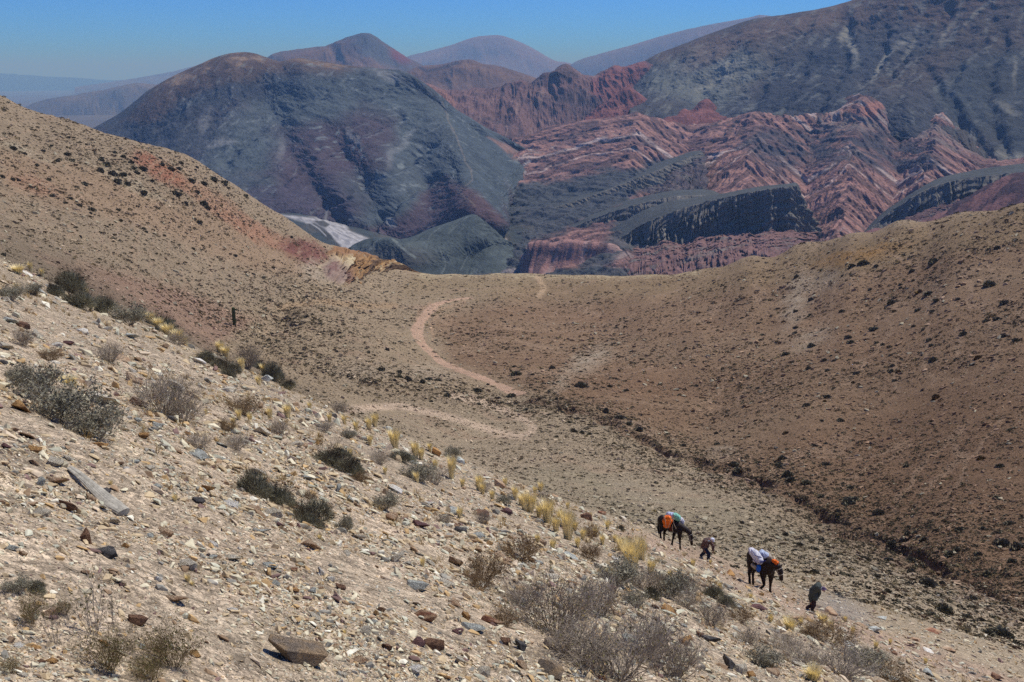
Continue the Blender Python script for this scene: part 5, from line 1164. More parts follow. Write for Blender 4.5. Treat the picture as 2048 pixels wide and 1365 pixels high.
# shrubs that can be told apart on the far slopes
def far_shrub(u, v, wpx, hpx=None, tone=0, look=None):
    P, r = ground_hit(u, v); k = r/1991; me = farm[4] if tone == 1 else farm[rnd.randrange(4)]
    o = bpy.data.objects.new('scrub_bush', me); C.objects.link(o); wpx = wpx*(.6+.5*rnd.random()); hpx = hpx or wpx*(.4+.3*rnd.random())
    o.location = P-np.array([0, 0, .1*wpx*k]); o.scale = (wpx*k/2*(.8+.5*rnd.random()), wpx*k/2*(.8+.5*rnd.random()), hpx*k/.8); o.rotation_euler = (0, 0, rnd.random()*6.28)
    describe(o, look or (('mustard brown' if tone == 1 else 'dark')+(' large' if wpx > 17 else ' small' if wpx < 10 else '')+' bush'), 'bush', u, v, 'bushes on the far slopes')
far = []
for a, b, w_ in [(595,352,30),(668,298,38),(665,372,28),(655,380,20),(1105,222,36),(1105,238,24),(955,250,40),(1030,268,30),(1060,312,50),(1245,268,46),(1280,300,40),(1190,348,36),(1260,355,36),(1612,312,48),(1575,390,34),(1525,398,44),(1385,297,30),(820,352,24),
                 (978,440,46),(1168,428,28),(1213,444,28),(850,482,30),(862,508,34),(595,433,26),(590,460,26),(672,522,40),(545,562,44),(765,572,26),(733,592,34),(780,594,26),(1055,570,36),(1008,552,18),(1018,512,22),(990,508,34),(1065,620,32),(1058,648,30),(1080,692,34),(655,630,36),(748,640,30),(888,656,28),
                 (748,770,50),(645,812,36),(720,888,26),(812,882,28),(685,1005,34),(740,995,26),(208,948,34),(210,1000,36),(45,1010,50),(290,1102,50),(410,1090,40),(310,1138,36),(515,1098,50),(538,1072,36),(742,1098,44),(565,1178,50),(860,1212,36),(1410,468,44),(1610,476,36),(1668,496,32),(1255,522,36),(1245,492,34),
                 (1590,1110,50),(1135,1108,36),(1265,596,46),(175,252,22),(598,188,30),(720,150,36),(870,132,30),(985,134,30),(925,122,50),(820,182,26),(1265,115,50),(1575,52,40),(1540,225,50),(1160,162,30),(410,412,26),(430,465,34),(110,718,24),(50,498,24),(30,605,30),(1165,205,22),(880,1270,70),(850,1290,60),(1000,1345,60)]:
    far.append((1348+a/2.437, 480+b/2.437, w_/2.437, 0))
for a, b, w_ in [(1195,262,50),(1075,355,40),(875,702,32),(1482,583,48),(1278,775,50),(545,948,34),(735,790,30),(1095,648,36),(538,402,30),(1500,1075,44)]: far.append((1348+a/2.437, 480+b/2.437, w_/2.437, 1))
for a, b, w_ in [(395,640,60),(485,650,40),(485,670,44),(525,688,50),(570,692,30),(598,695,34),(628,685,40),(668,688,44),(690,670,30),(1230,630,40),(1132,660,32),(1050,660,70),(1128,712,36),(1235,705,24),(1308,722,30),(1370,720,60),(1250,780,36),(1030,765,40),(862,742,40),(718,768,46),(640,790,36),(870,805,30),(1100,830,34),
                 (1335,940,44),(1375,945,36),(1410,950,30),(1250,965,40),(1310,895,40),(1490,840,50),(1560,870,50),(1600,905,60),(1650,935,50),(335,555,24),(425,540,40),(915,708,24),(1045,620,26),(1590,740,36),(1620,820,30),(1510,720,30),(335,745,24)]:
    far.append((600+a/2.437, 480+b/2.437, w_/2.437, 0))
for a, b, w_ in [(250,715,20),(325,755,30),(255,960,26),(345,975,20),(320,995,20),(400,990,24),(385,1010,34),(445,1030,40),(440,1045,24),(588,1080,22),(700,1120,24),(712,1138,24),(800,1155,20),(940,1218,20),(245,1205,20),(180,815,30),(240,885,30),(60,730,40),(120,755,24),(210,740,24),(280,795,30),(350,785,30),(495,790,44),(520,810,40),
                 (560,750,30),(600,770,30),(640,800,40),(660,775,30),(490,840,40),(550,860,44),(600,855,44),(650,830,34),(695,830,40),(570,895,40),(620,905,44),(700,960,40),(665,850,30),(740,890,30),(790,810,30),(830,830,40),(880,800,34),(870,830,30),(930,890,44),(990,900,50),(1040,880,44),(1090,900,50),(1110,925,30),(960,820,30),(960,945,40),
                 (855,950,44),(905,1000,30),(990,1000,40),(1010,1020,36),(970,1090,30),(1060,1050,24),(1195,960,50),(1250,1130,16),(1255,1000,24),(1420,1160,24),(15,1250,44),(330,1350,60),(1120,1240,16),(1145,1255,24),(1290,1290,24),(1330,1310,26),(575,1030,24),(410,905,50),(60,880,50),(90,895,24),(10,865,30)]:
    far.append((a/2.437, b/2.437, w_/2.437, 0))
for a, b, w_ in [(460,85,50),(350,115,34),(720,55,50),(710,100,50),(480,125,44),(750,150,60),(860,190,60),(780,170,50),(940,260,60),(1030,345,40),(1080,415,50),(1080,275,60),(1320,525,70),(1430,610,60),(1430,680,90),(1520,745,90),(1420,735,70),(1600,740,60),(1310,615,60),(1770,820,60),(1300,780,60),(1740,920,70),(1820,940,60),(1920,1020,120),(1850,1010,60),
                 (1930,520,80),(2020,540,70),(1980,620,40),(1970,410,60),(1440,360,40),(1360,385,40),(1850,690,70),(1800,580,44),(1900,270,40),(1640,580,80),(1680,560,40),(1410,465,50),(1450,465,44),(1500,500,50),(1700,440,50),(1820,440,50),(940,510,30),(910,550,40),(940,500,40),(1150,590,40),(1180,605,60),(740,470,40),(500,405,34),(820,525,44),(860,630,50),(900,680,50),(980,590,60),(1240,700,60),(1600,890,90),(2040,940,50),(1540,910,60)]:
    far.append((1300+a/2.738, 900+b/2.738, w_/2.738, 0))
for u, v, w_, t in far[:296]: far_shrub(u, v, w_, None, t)

# the tall cactus
P, r = ground_hit(469, 652); k = r/1991; ht = 38*k
def ribbed(r0, h, n=16, rib=.12, nr=26, base=(0, 0, 0), lean=0.):
    bm = bmesh.new(); R_ = []
    for i in range(nr+1):
        t = i/nr; rr = r0*(.82+.25*math.sin(min(t*1.6, 1)*1.57)-.10*t)*(math.sqrt(max(0, 1-max(0, (t-.93)/.07)**2)) if t > .93 else 1)+.002
        R_.append([bm.verts.new((base[0]+lean*t*h+rr*(1+rib*math.cos(n*a))*math.cos(a), base[1]+rr*(1+rib*math.cos(n*a))*math.sin(a), base[2]+h*t)) for a in [2*math.pi*j/(n*4) for j in range(n*4)]])
    for a, b in zip(R_[:-1], R_[1:]):
        m = len(a)
        for j in range(m): bm.faces.new([a[j], a[(j+1) % m], b[(j+1) % m], b[j]])
    bm.faces.new(R_[-1]); me = bpy.data.meshes.new('c'); bm.to_mesh(me); bm.free(); return me
root = empty('cardon_cactus', P-np.array([0, 0, .15])); tag(root, 'single tall green column cactus standing on the pink earth beside the left gully', 'cactus')
MC = attr_mat('cactus_skin', scales=((1.5, .2),), bump=(), rough=.6, tint=tuple(lin((92,100,66))))
add('trunk', ribbed(3.1*k, ht+.2), MC, root); b_ = add('bud', ribbed(1.0*k, 3.2*k, 10), MC, root); b_.location = (3.6*k, -.6*k, ht*.86); b_.rotation_euler = (0, .5, 0)
add('root_flare', ribbed(3.3*k, .5, 12, .05), PM['wood'], root)

# the dirt track: a worn strip draped over the ground
def strip(px, w0, name, label, colr):
    A = np.array([ground_hit(u, v)[0] for u, v in px]); A = cr(A, 260); xy = A[:, :2]
    ker = np.ones(9)/9; xy = np.stack([np.convolve(np.pad(xy[:, i], 4, mode='edge'), ker, 'valid') for i in (0, 1)], -1)
    d = np.gradient(xy, axis=0); d /= np.linalg.norm(d, axis=1, keepdims=True); nn_ = np.stack([-d[:, 1], d[:, 0]], -1)
    cols = np.linspace(-1, 1, 15); wv = w0*(1+.25*noise2(np.arange(260)/14., np.zeros(260), 91))
    X = xy[:, None, 0]+nn_[:, None, 0]*cols[None]*wv[:, None]; Y = xy[:, None, 1]+nn_[:, None, 1]*cols[None]*wv[:, None]
    X = X+.7*noise2(Y/1.6, X/1.6, 93)*(np.abs(cols) > .8); Z = ground_z(X, Y)+.16*(1-np.abs(cols[None])**3)-.03+0*X
    rut = np.exp(-((np.abs(cols)-.5)/.16)**2); Z = Z-.05*rut[None]
    c = mixc(np.ones(X.shape+(3,))*lin(colr), lin((196,160,130)), np.clip(.4*rut[None]+.5*fbm(X/6, Y/6, 3, 95)+.2, 0, 1))
    tag(add(name, np_mesh(name, np.stack([X, Y, Z], -1).reshape(-1, 3), grid_faces(*X.shape), c.reshape(-1, 3)), MG), label, None, None, 'structure')
strip([(944,597),(925,599),(900,602),(878,608),(862,620),(850,634),(840,648),(834,662),(836,676),(846,690),(862,706),(880,722),(905,736),(935,746),(965,758),(995,770),(1020,783),(1045,793)], 2.3, 'dirt_track', 'pinkish dirt track curving down the saddle', (186,156,128))
# ------------------------------------------------------------------ mules, people and what they carry
_ico = None
def ball_pts(c, r, sq=(1, 1, 1)):
    global _ico
    if _ico is None:
        b = bmesh.new(); bmesh.ops.create_icosphere(b, subdivisions=2, radius=1); _ico = np.array([v.co[:] for v in b.verts]); b.free()
    return _ico*r*np.array(sq)+np.array(c)
def remesh(name, chains, vox, mat, parent=None, smooth_n=4, noise=None, fat=1.):
    """one continuous surface grown over chains of (point, radius)"""
    bm = bmesh.new()
    for ch in chains:
        ch = [(a, ra*fat if np.isscalar(ra) else tuple(x*fat for x in ra)) for a, ra in ch]
        if len(ch) == 1: ch = ch*2
        for (a, ra), (b, rb) in zip(ch[:-1], ch[1:]):
            pts = np.concatenate([ball_pts(a, ra if np.isscalar(ra) else 1, (1, 1, 1) if np.isscalar(ra) else ra), ball_pts(b, rb if np.isscalar(rb) else 1, (1, 1, 1) if np.isscalar(rb) else rb)])
            if np.allclose(a, b): pts = pts[:len(pts)//2]
            vv = [bm.verts.new(p) for p in pts]; bmesh.ops.convex_hull(bm, input=vv)
            bmesh.ops.delete(bm, geom=[v for v in bm.verts if not v.link_faces], context='VERTS')
    bmesh.ops.recalc_face_normals(bm, faces=bm.faces)
    me = bpy.data.meshes.new(name+'_t'); bm.to_mesh(me); bm.free()
    t = bpy.data.objects.new('tmp', me); C.objects.link(t)
    m = t.modifiers.new('r', 'REMESH'); m.mode = 'VOXEL'; m.voxel_size = vox; m.use_smooth_shade = True
    if smooth_n: s_ = t.modifiers.new('s', 'SMOOTH'); s_.iterations = smooth_n; s_.factor = .5
    dg = bpy.context.evaluated_depsgraph_get(); out = bpy.data.meshes.new_from_object(t.evaluated_get(dg)); out.name = name
    bpy.data.objects.remove(t); bpy.data.meshes.remove(me)
    if noise:
        P = np.array([v.co[:] for v in out.vertices]); sc, amp = noise; N = np.array([v.normal[:] for v in out.vertices])
        P += N*(amp*(fbm(P[:, 0]*sc+P[:, 1]*sc*.7, P[:, 2]*sc-P[:, 1]*sc*.5, 3, 77)+.5*np.abs(noise2(P[:, 0]*sc*1.7, P[:, 2]*sc*1.3, 79))))[:, None]
        out.vertices.foreach_set('co', P.astype(np.float32).ravel()); out.update()
    out.materials.clear(); out.materials.append(mat)
    for p in out.polygons: p.use_smooth = True
    return add(name, out, None, parent)
def fig_frame(u, v, yaw, up=.89):
    P, r = ground_hit(u, v); az = math.atan2(P[0], P[1]); return P, r, -az+yaw
CM = dict(coat=simple_mat('dark_coat', (42, 31, 26), .55, (8., .3)), mane=simple_mat('black_hair', (22, 18, 17), .7, (30., .4)), orange=simple_mat('orange_sheet', (240, 112, 20), .5, (5., .15), (14., .02)), green=simple_mat('pale_green_sheet', (140, 205, 180), .5, (5., .15), (14., .02)),
          white=simple_mat('white_sack', (214, 212, 214), .7, (6., .12), (16., .02)), lilac=simple_mat('pale_blue_sheet', (190, 202, 220), .6, (6., .15), (16., .02)), blue=simple_mat('blue_bag', (30, 96, 190), .5, (6., .15)), navy=simple_mat('navy_cloth', (48, 52, 120), .7, (6., .15)),
          beige=simple_mat('beige_blanket', (176, 164, 142), .9, (9., .2)), rope=simple_mat('pale_rope', (196, 176, 148), .9, (40., .2)), skin=simple_mat('skin', (150, 104, 80), .6, (9., .1)), plaid=None, jeans=simple_mat('dark_jeans', (40, 46, 66), .9, (20., .2)),
          cap=simple_mat('white_cap', (228, 230, 236), .7, (9., .06)), boot=simple_mat('brown_boot', (52, 42, 36), .7, (9., .2)), jacket=simple_mat('grey_green_jacket', (72, 78, 72), .8, (9., .25), (25., .01)), mauve=simple_mat('mauve_hat', (92, 76, 100), .8, (9., .2)), dtr=simple_mat('dark_plum_trousers', (66, 50, 52), .9, (9., .2)), leather=simple_mat('strap_leather', (104, 74, 52), .7, (9., .2)), scarf=simple_mat('grey_scarf', (150, 156, 160), .9, (14., .2)), pad=simple_mat('red_brown_blanket', (92, 46, 34), .9, (9., .25)), pale=simple_mat('noseband', (190, 180, 160), .8, (9., .1)))
def plaid_mat():
    m = bpy.data.materials.new('checked_shirt'); m.use_nodes = True; n = m.node_tree; b = n.nodes['Principled BSDF']; b.inputs['Roughness'].default_value = .9
    tc = n.nodes.new('ShaderNodeTexCoord'); cur = None
    for ax, sc, c1, c2 in (('X', 26., (64, 38, 36), (150, 128, 112)), ('Z', 18., (44, 34, 38), (120, 70, 58))):
        w_ = n.nodes.new('ShaderNodeTexWave'); w_.wave_type = 'BANDS'; w_.bands_direction = ax; w_.inputs['Scale'].default_value = sc/6; w_.inputs['Distortion'].default_value = 1.2
        rp = n.nodes.new('ShaderNodeValToRGB'); rp.color_ramp.elements[0].color = (*lin(c1), 1); rp.color_ramp.elements[1].color = (*lin(c2), 1); rp.color_ramp.elements[0].position = .55; rp.color_ramp.elements[1].position = .75
        n.links.new(tc.outputs['Object'], w_.inputs['Vector']); n.links.new(w_.outputs['Fac'], rp.inputs[0])
        if cur is None: cur = rp.outputs[0]
        else:
            mx = n.nodes.new('ShaderNodeMix'); mx.data_type = 'RGBA'; mx.inputs['Factor'].default_value = .5; n.links.new(cur, mx.inputs['A']); n.links.new(rp.outputs[0], mx.inputs['B']); cur = mx.outputs['Result']
    n.links.new(cur, b.inputs['Base Color']); return m
CM['plaid'] = plaid_mat()

def make_mule(u, v, org, zs, yaw, body, neck, head, ears, tail, legs, label, mult=1.06):
    P, r, rz = fig_frame(u, v, yaw); k = {11.375: .00262, 8.533: .0029}[zs]; sc_ = r/1991/zs*mult/k; cy = math.cos(yaw)
    root = empty('pack_mule', P, rz); root.scale = (sc_,)*3; tag(root, label, 'mule', 'pack mules walking down the trail')
    def q(p): return np.array([(p[0]-org[0])*k/cy, p[2], (org[1]-p[1])*k/.9])
    R_ = Matrix.Rotation(rz, 3, 'Z')
    def gz(p):
        w_ = R_ @ (Vector(p)*sc_); return (float(ground_z(np.array([P[0]+w_.x]), np.array([P[1]+w_.y]))[0])-P[2])/sc_
    ch = [[(q(p[:3]), p[3] if np.isscalar(p[3]) else p[3]) for p in body], [(q(p[:3]), p[3]) for p in neck], [(q(p[:3]), p[3]) for p in head]]
    for e in ears: ch.append([(q(p[:3]), p[3]) for p in e])
    for lg in legs:
        lift = lg[0]; J = [(q(p[:3]), p[3]) for p in lg[1]]; n = len(J); dz = (gz(J[-1][0])+J[-1][1]*.6 if not lift else J[-1][0][2])-J[-1][0][2]
        top = 1; J = [(p+np.array([0, 0, dz*max(0, (i-top+1))/(n-top)]), rr) for i, (p, rr) in enumerate(J)]; ch.append(J)
    remesh('body', ch, .017, CM['coat'], root, 4, None, 1.36)
    # mane and forelock
    mn = [(q((p[0], p[1]-34, 0)), .035) for p in neck]+[(q((head[0][0], head[0][1]-14, 0)), .04)]
    remesh('mane', [mn, [(a+np.array([0, -.05, -.05]), b) for a, b in mn]], .012, CM['mane'], root, 2, (20., .02), 1.5)
    remesh('tail', [[(q(p[:3]), p[3]) for p in tail]], .012, CM['mane'], root, 2, (16., .02), 1.3)
    # halter: noseband, cheek strap, crown
    for nm, i, j, f in (('noseband', 1, 2, .55), ('crown_strap', 0, 1, .25)):
        a, b = np.array(q(head[i][:3])), np.array(q(head[j][:3])); c = a*(1-f)+b*f; d = (b-a)/np.linalg.norm(b-a); rr = head[i][3]*(1-f)+head[j][3]*f; rr = rr*1.36+.012
        y_ = np.array([0, 1., 0]); x_ = np.cross(d, y_); pts = [c+(x_*math.cos(t)+y_*math.sin(t))*rr for t in np.linspace(0, 2*math.pi, 15)]
        remesh(nm, [[(p, .014) for p in pts]], .012, CM['pale'], root, 1)
    a = q(head[0][:3])+np.array([0, -head[0][3]*1.2, 0]); b = q(head[2][:3])+np.array([0, -head[2][3]*1.36-.01, .03]); remesh('cheek_strap', [[(a, .013), ((a+b)/2+np.array([0, -.03, 0]), .013), (b, .013)]], .012, CM['pale'], root, 1)
    # girth round the barrel
    i = 2; c = np.array(q(body[i][:3])); rr = max(body[i][3] if np.isscalar(body[i][3]) else 0, .2)
    rr = body[i][3][2] if not np.isscalar(body[i][3]) else rr; ry = body[i][3][1] if not np.isscalar(body[i][3]) else rr
    rr *= 1.36; ry *= 1.36
    remesh('girth', [[(c+np.array([.02*math.sin(3*t), (ry+.015)*math.sin(t), (rr+.015)*math.cos(t)]), .02) for t in np.linspace(0, 2*math.pi, 21)]], .016, CM['pad'], root, 1)
    print('MULE r', r, sc_)
    return root, q, P, rz, k
def load(name, label, cat, root_info, parts, mat, vox=.02, noise=(7., .05), straps=(), smat='rope', group='loads tied on the mules'):
    root, q0, P, rz, k = root_info; ty = math.tan(abs({h1_u: R(12)}.get(round(P[0], 3), R(28))))
    def q(p): return q0(p)+np.array([-p[2]*ty, 0, -p[2]*.42])*.8
    ob = remesh(name, [[(q((p[0], p[1], p[2]*1.25)), p[3]) for p in ch] for ch in parts], vox, CM[mat], None, 3, noise, 1.32)
    ob.location = P; ob.rotation_euler = (0, 0, rz); ob.scale = root.scale; tag(ob, label, cat, group)
    for s_ in straps: remesh('strap', [[(q((p[0], p[1], p[2]*1.35)), .017) for p in s_]], .012, CM[smat], ob, 1)
    return ob
# first mule
h1 = make_mule(1361.5, 1100, (700, 1025), 11.375, R(-12),
    body=[(255, 440, 0, (.24,.23,.27)), (330, 470, 0, (.26,.26,.29)), (440, 510, 0, (.27,.28,.30)), (560, 520, 0, (.25,.24,.29)), (640, 540, 0, (.18,.19,.25))],
    neck=[(610, 490, 0, .20), (700, 520, 0, .16), (800, 560, 0, .125), (880, 610, 0, .105)], head=[(885, 615, 0, .11), (912, 700, 0, .105), (930, 800, 0, .072), (942, 860, 0, .062)],
    ears=[[(905, 620, -.05, .03), (925, 575, -.07, .026), (932, 545, -.07, .01)], [(905, 615, .05, .03), (922, 570, .07, .026), (930, 542, .07, .01)]],
    tail=[(205, 440, 0, .05), (180, 520, 0, .07), (165, 620, 0, .065), (175, 700, 0, .05), (180, 765, 0, .02)],
    legs=[(0, [(265, 520, -.13, .17), (255, 610, -.15, .115), (222, 700, -.15, .062), (238, 790, -.15, .042), (240, 850, -.15, .05), (246, 872, -.15, .052)]),
          (0, [(300, 530, .13, .17), (320, 630, .15, .105), (290, 715, .15, .058), (290, 800, .15, .042), (292, 850, .15, .048), (298, 870, .15, .05)]),
          (0, [(575, 560, .13, .15), (530, 680, .14, .09), (505, 800, .14, .052), (492, 900, .14, .04), (482, 960, .14, .05), (480, 990, .14, .055)]),
          (0, [(660, 570, -.13, .15), (672, 690, -.14, .09), (680, 810, -.14, .052), (690, 920, -.14, .04), (694, 985, -.14, .05), (702, 1015, -.14, .055)])],
    label='dark mule with lowered head carrying an orange pack, uppermost on the trail')
h1_u = round(h1[2][0], 3)
load('orange_pack', 'bright orange wrapped pack hanging on the flank of the upper mule', 'pack', h1, [[(350, 350, -.30, .13), (400, 350, -.32, .13)], [(330, 420, -.36, .15), (410, 410, -.36, .16)], [(350, 510, -.38, .13), (390, 500, -.38, .13)]], 'orange', .02, (6., .05), [[(300, 300, -.45), (340, 420, -.56), (360, 560, -.52)], [(470, 310, -.4), (445, 420, -.53), (400, 560, -.5)]])
load('cloth_bundle', 'pale blue cloth bundle on top of the upper mule, behind the green one', 'bundle', h1, [[(390, 275, -.05, .12), (470, 285, 0, .13)]], 'lilac', .02, (8., .05))
load('cloth_bundle', 'pale green bundle on the back of the upper mule', 'bundle', h1, [[(540, 280, .0, .13), (600, 320, .05, .14)], [(590, 370, .1, .11)]], 'green', .02, (8., .05))
load('sack', 'white sack slung on the far side of the upper mule', 'sack', h1, [[(650, 360, .22, .12), (690, 410, .28, .12)]], 'white', .02, (8., .05))
load('saddle_bag', 'brown saddle bag hanging behind the orange pack of the upper mule', 'bag', h1, [[(450, 540, -.33, .09), (470, 590, -.33, .08)], [(470, 400, -.3, .08)]], 'pad', .02, (7., .03), [[(500, 320, -.30), (520, 440, -.34), (580, 550, -.33)], [(495, 480, -.36), (500, 580, -.38), (516, 640, -.36)]])
# second mule
h2 = make_mule(1537.4, 1184.3, (575, 890), 8.533, R(-28),
    body=[(270, 400, 0, (.25,.24,.29)), (330, 450, 0, (.27,.26,.31)), (410, 480, 0, (.29,.28,.32)), (490, 490, 0, (.26,.25,.31)), (550, 500, 0, (.20,.20,.27))],
    neck=[(520, 440, 0, .23), (590, 410, 0, .19), (650, 410, 0, .15), (700, 420, 0, .125)], head=[(705, 430, 0, .125), (735, 480, 0, .115), (758, 555, 0, .078), (768, 600, 0, .066)],
    ears=[[(715, 415, -.06, .032), (728, 390, -.08, .028), (735, 365, -.08, .01)], [(722, 412, .06, .032), (740, 388, .08, .028), (748, 362, .08, .01)]],
    tail=[(222, 380, 0, .05), (210, 440, 0, .07), (218, 520, 0, .06), (226, 580, 0, .03)],
    legs=[(0, [(270, 480, -.13, .18), (275, 560, -.15, .12), (250, 630, -.15, .066), (262, 690, -.15, .046), (268, 725, -.15, .055), (275, 742, -.15, .056)]),
          (0, [(290, 490, .13, .17), (290, 570, .15, .11), (262, 640, .15, .06), (270, 690, .15, .045), (276, 720, .15, .05), (280, 735, .15, .05)]),
          (1, [(480, 560, -.13, .16), (490, 660, -.15, .092), (512, 760, -.15, .055), (505, 800, -.15, .042), (480, 830, -.15, .05), (462, 850, -.15, .052)]),
          (0, [(560, 560, .13, .16), (572, 670, .14, .092), (570, 760, .14, .054), (572, 830, .14, .042), (572, 865, .14, .05), (580, 885, .14, .055)])],
    label='black mule stepping forward with one foreleg lifted, carrying white sacks and a blue bag')
load('sack', 'long white sack with violet stripes tied along the back of the lower mule', 'sack', h2, [[(235, 300, -.1, .10), (290, 310, -.22, .14), (350, 350, -.30, .17), (400, 390, -.34, .15)], [(330, 410, -.34, .10)]], 'white', .02, (6., .05), [[(250, 270, -.28), (340, 320, -.50), (430, 330, -.3)], [(290, 400, -.45), (370, 430, -.55), (480, 370, -.35)], [(375, 470, -.42), (440, 410, -.42), (500, 360, -.3)]], 'navy')
load('cloth_bundle', 'blue and white bundle on top of the lower mule', 'bundle', h2, [[(420, 285, .0, .12), (470, 305, .02, .13)]], 'lilac', .02, (8., .05), [[(390, 262, -.05), (430, 290, -.15), (450, 330, -.15)]], 'navy')
load('rolled_blanket', 'rolled beige blanket behind the neck of the lower mule', 'blanket', h2, [[(485, 260, .2, .08), (520, 290, .18, .09), (540, 320, .1, .09)]], 'beige', .02, (8., .03))
load('blue_bag', 'bright blue bag hanging low on the side of the lower mule', 'bag', h2, [[(395, 495, -.35, .07), (395, 550, -.36, .08)]], 'blue', .016, (9., .03))
load('saddle_bag', 'beige saddle bag under the white sack of the lower mule', 'bag', h2, [[(290, 520, -.30, .08), (340, 535, -.33, .08)]], 'beige', .02, (7., .03))
load('orange_cloth', 'orange cloth tied on the neck of the lower mule behind its ears', 'cloth', h2, [[(625, 345, -.02, .08), (665, 360, -.02, .085)]], 'orange', .016, (10., .05))

def make_person(u, v, org, zs, yaw, J, label, cl, mult=1.0):
    P, r, rz = fig_frame(u, v, yaw); k = {11.375: .00278, 8.533: .0031}[zs]; sc_ = r/1991/zs*mult/k; cy = math.cos(yaw)
    root = empty('person', P, rz); root.scale = (sc_,)*3; tag(root, label, 'person', 'muleteers walking with the mules')
    def q(p): return np.array([(p[0]-org[0])*k/cy, p[2], (org[1]-p[1])*k/.9])
    R_ = Matrix.Rotation(rz, 3, 'Z')
    def gz(p): w_ = R_ @ (Vector(p)*sc_); return (float(ground_z(np.array([P[0]+w_.x]), np.array([P[1]+w_.y]))[0])-P[2])/sc_
    j = {n: q(p) for n, p in J.items()}
    legs = []
    for s_ in 'nf':
        ft = j['foot'+s_]; dz = gz(ft)+.07-ft[2]; ft = ft+np.array([0, 0, dz]); kn = j['knee'+s_]+np.array([0, 0, dz*.5]); hp = j['hip']+np.array([0, (-.1 if s_ == 'n' else .1), 0])
        legs.append((hp, kn, ft))
    sh = {'n': j['chest']+np.array([0, -.19, .06]), 'f': j['chest']+np.array([0, .19, .06])}
    torso = [(j['hip'], (.14,.16,.13)), (j.get('mid', (j['hip']+j['chest'])/2), (.12,.15,.13)), (j['chest'], (.14,.19,.15))]
    hd = j['head']; fd = j['face']-hd; fd = fd/np.linalg.norm(fd)
    ch = [torso, [(j['chest']+np.array([0, 0, .05]), .08), (hd, .055)], [(hd, (.088,.075,.10)), (hd+fd*.03+np.array([0, 0, -.04]), (.07,.062,.075))], [(hd+fd*.10, .016), (hd+fd*.115+np.array([0, 0, -.03]), .02)]]
    for s_ in (-1, 1): ch.append([(hd+np.array([-.01, .082*s_, .01]), .018), (hd+np.array([-.01, .085*s_, -.02]), .014)])
    for hp, kn, ft in legs: ch.append([(hp, .095), (kn, .058), (ft+np.array([-.02, 0, .04]), .042)])
    hands = {}
    for s_ in 'nf':
        el, ha = j['elb'+s_], j['hand'+s_]; ch.append([(sh[s_], .065), (el, .046), (ha, .03)])
        d = (ha-el)/np.linalg.norm(ha-el); pc = ha+d*.05; ch.append([(ha, (.028,.022,.028)), (pc, (.036,.018,.034))])
        sd = np.cross(d, [0, 1, 0]); sd /= np.linalg.norm(sd)+1e-9; side = np.array([0, 1, 0.])*(1 if s_ == 'n' else -1)
        for fi, ln_ in enumerate((.075, .085, .08, .06)):
            b = pc+d*.03+sd*(-.027+.018*fi); m = b+d*ln_*.5+side*.01; e = m+d*ln_*.3+side*ln_*.38; ch.append([(b, .0105), (m, .0100), (e, .0085)])
        t = pc-sd*.035; ch.append([(t, .012), (t+d*.03-sd*.018+side*.012, .011), (t+d*.055-sd*.01+side*.028, .0095)]); hands[s_] = pc
    remesh('body', ch, .0085, CM['skin'], root, 2, None, 1.08)
    tr = [[(hp+np.array([0, 0, .04]), .115), (kn, .085), (ft+np.array([-.02, 0, .06]), .075)] for hp, kn, ft in legs]+[[(j['hip'], (.16,.18,.14)), (j['hip']*.8+j['chest']*.2, (.15,.17,.13))]]
    remesh('trousers', tr, .014, CM[cl['trousers']], root, 3, (14., .02), 1.22)
    cf = [[(j['hip']+np.array([0, 0, -.02])+.12*(j['chest']-j['hip']), (.19,.205,.15)), (j.get('mid', (j['hip']+j['chest'])/2), (.17,.19,.17)), (j['chest'], (.17,.215,.17))]]
    for s_ in 'nf': cf.append([(sh[s_], .10), (j['elb'+s_], .075), (j['elb'+s_]*.15+j['hand'+s_]*.85, .055)])
    remesh(cl['top_name'], cf, .014, CM[cl['top']], root, 3, (12., .025), 1.24)
    for hp, kn, ft in legs: remesh('boot', [[(ft+np.array([-.03, 0, .05]), .06), (ft+np.array([-.04, 0, -.03]), .05), (ft+np.array([.12, 0, -.04]), .042)]], .012, CM['boot'], root, 2)
    up_ = np.array([0, 0, 1.])
    cap = [[(hd+up_*.05, (.108,.1,.075)), (hd+up_*.035, (.112,.104,.06))]]
    cap.append([(hd+fd*.1+up_*.02, (.07,.085,.014))] if cl['brim'] < .15 else [(hd+up_*.02, (cl['brim'], cl['brim'], .016))])
    remesh(cl['hat_name'], cap, .012, CM[cl['hat']], root, 2, None, 1.2)
    remesh('hair', [[(hd+np.array([-.045, 0, .01]), (.06,.082,.085)), (hd+np.array([-.05, 0, -.05]), (.045,.065,.05))]], .012, CM['mane'], root, 2)
    if cl.get('scarf'): 
        c = (j['chest']+hd)/2; remesh('scarf', fat=1.3, chains=[[(c+np.array([.09*math.cos(t), .1*math.sin(t), .03*math.cos(t)]), .04) for t in np.linspace(0, 6.28, 13)]], vox=.014, mat=CM['scarf'], parent=root, smooth_n=2, noise=(14., .02))
    sd = np.cross(fd, [0, 1., 0])
    for s_ in (-1, 1): remesh('eye', [[(hd+fd*.084+np.array([0, .03*s_, 0])+sd*.0, .011)]], .006, CM['mane'], root, 0)
    remesh('mouth', [[(hd+fd*.088+np.array([0, -.02, -.065]), .007), (hd+fd*.088+np.array([0, .02, -.065]), .007)]], .006, CM['pad'], root, 0)
    return root, q, P, rz, k, hands
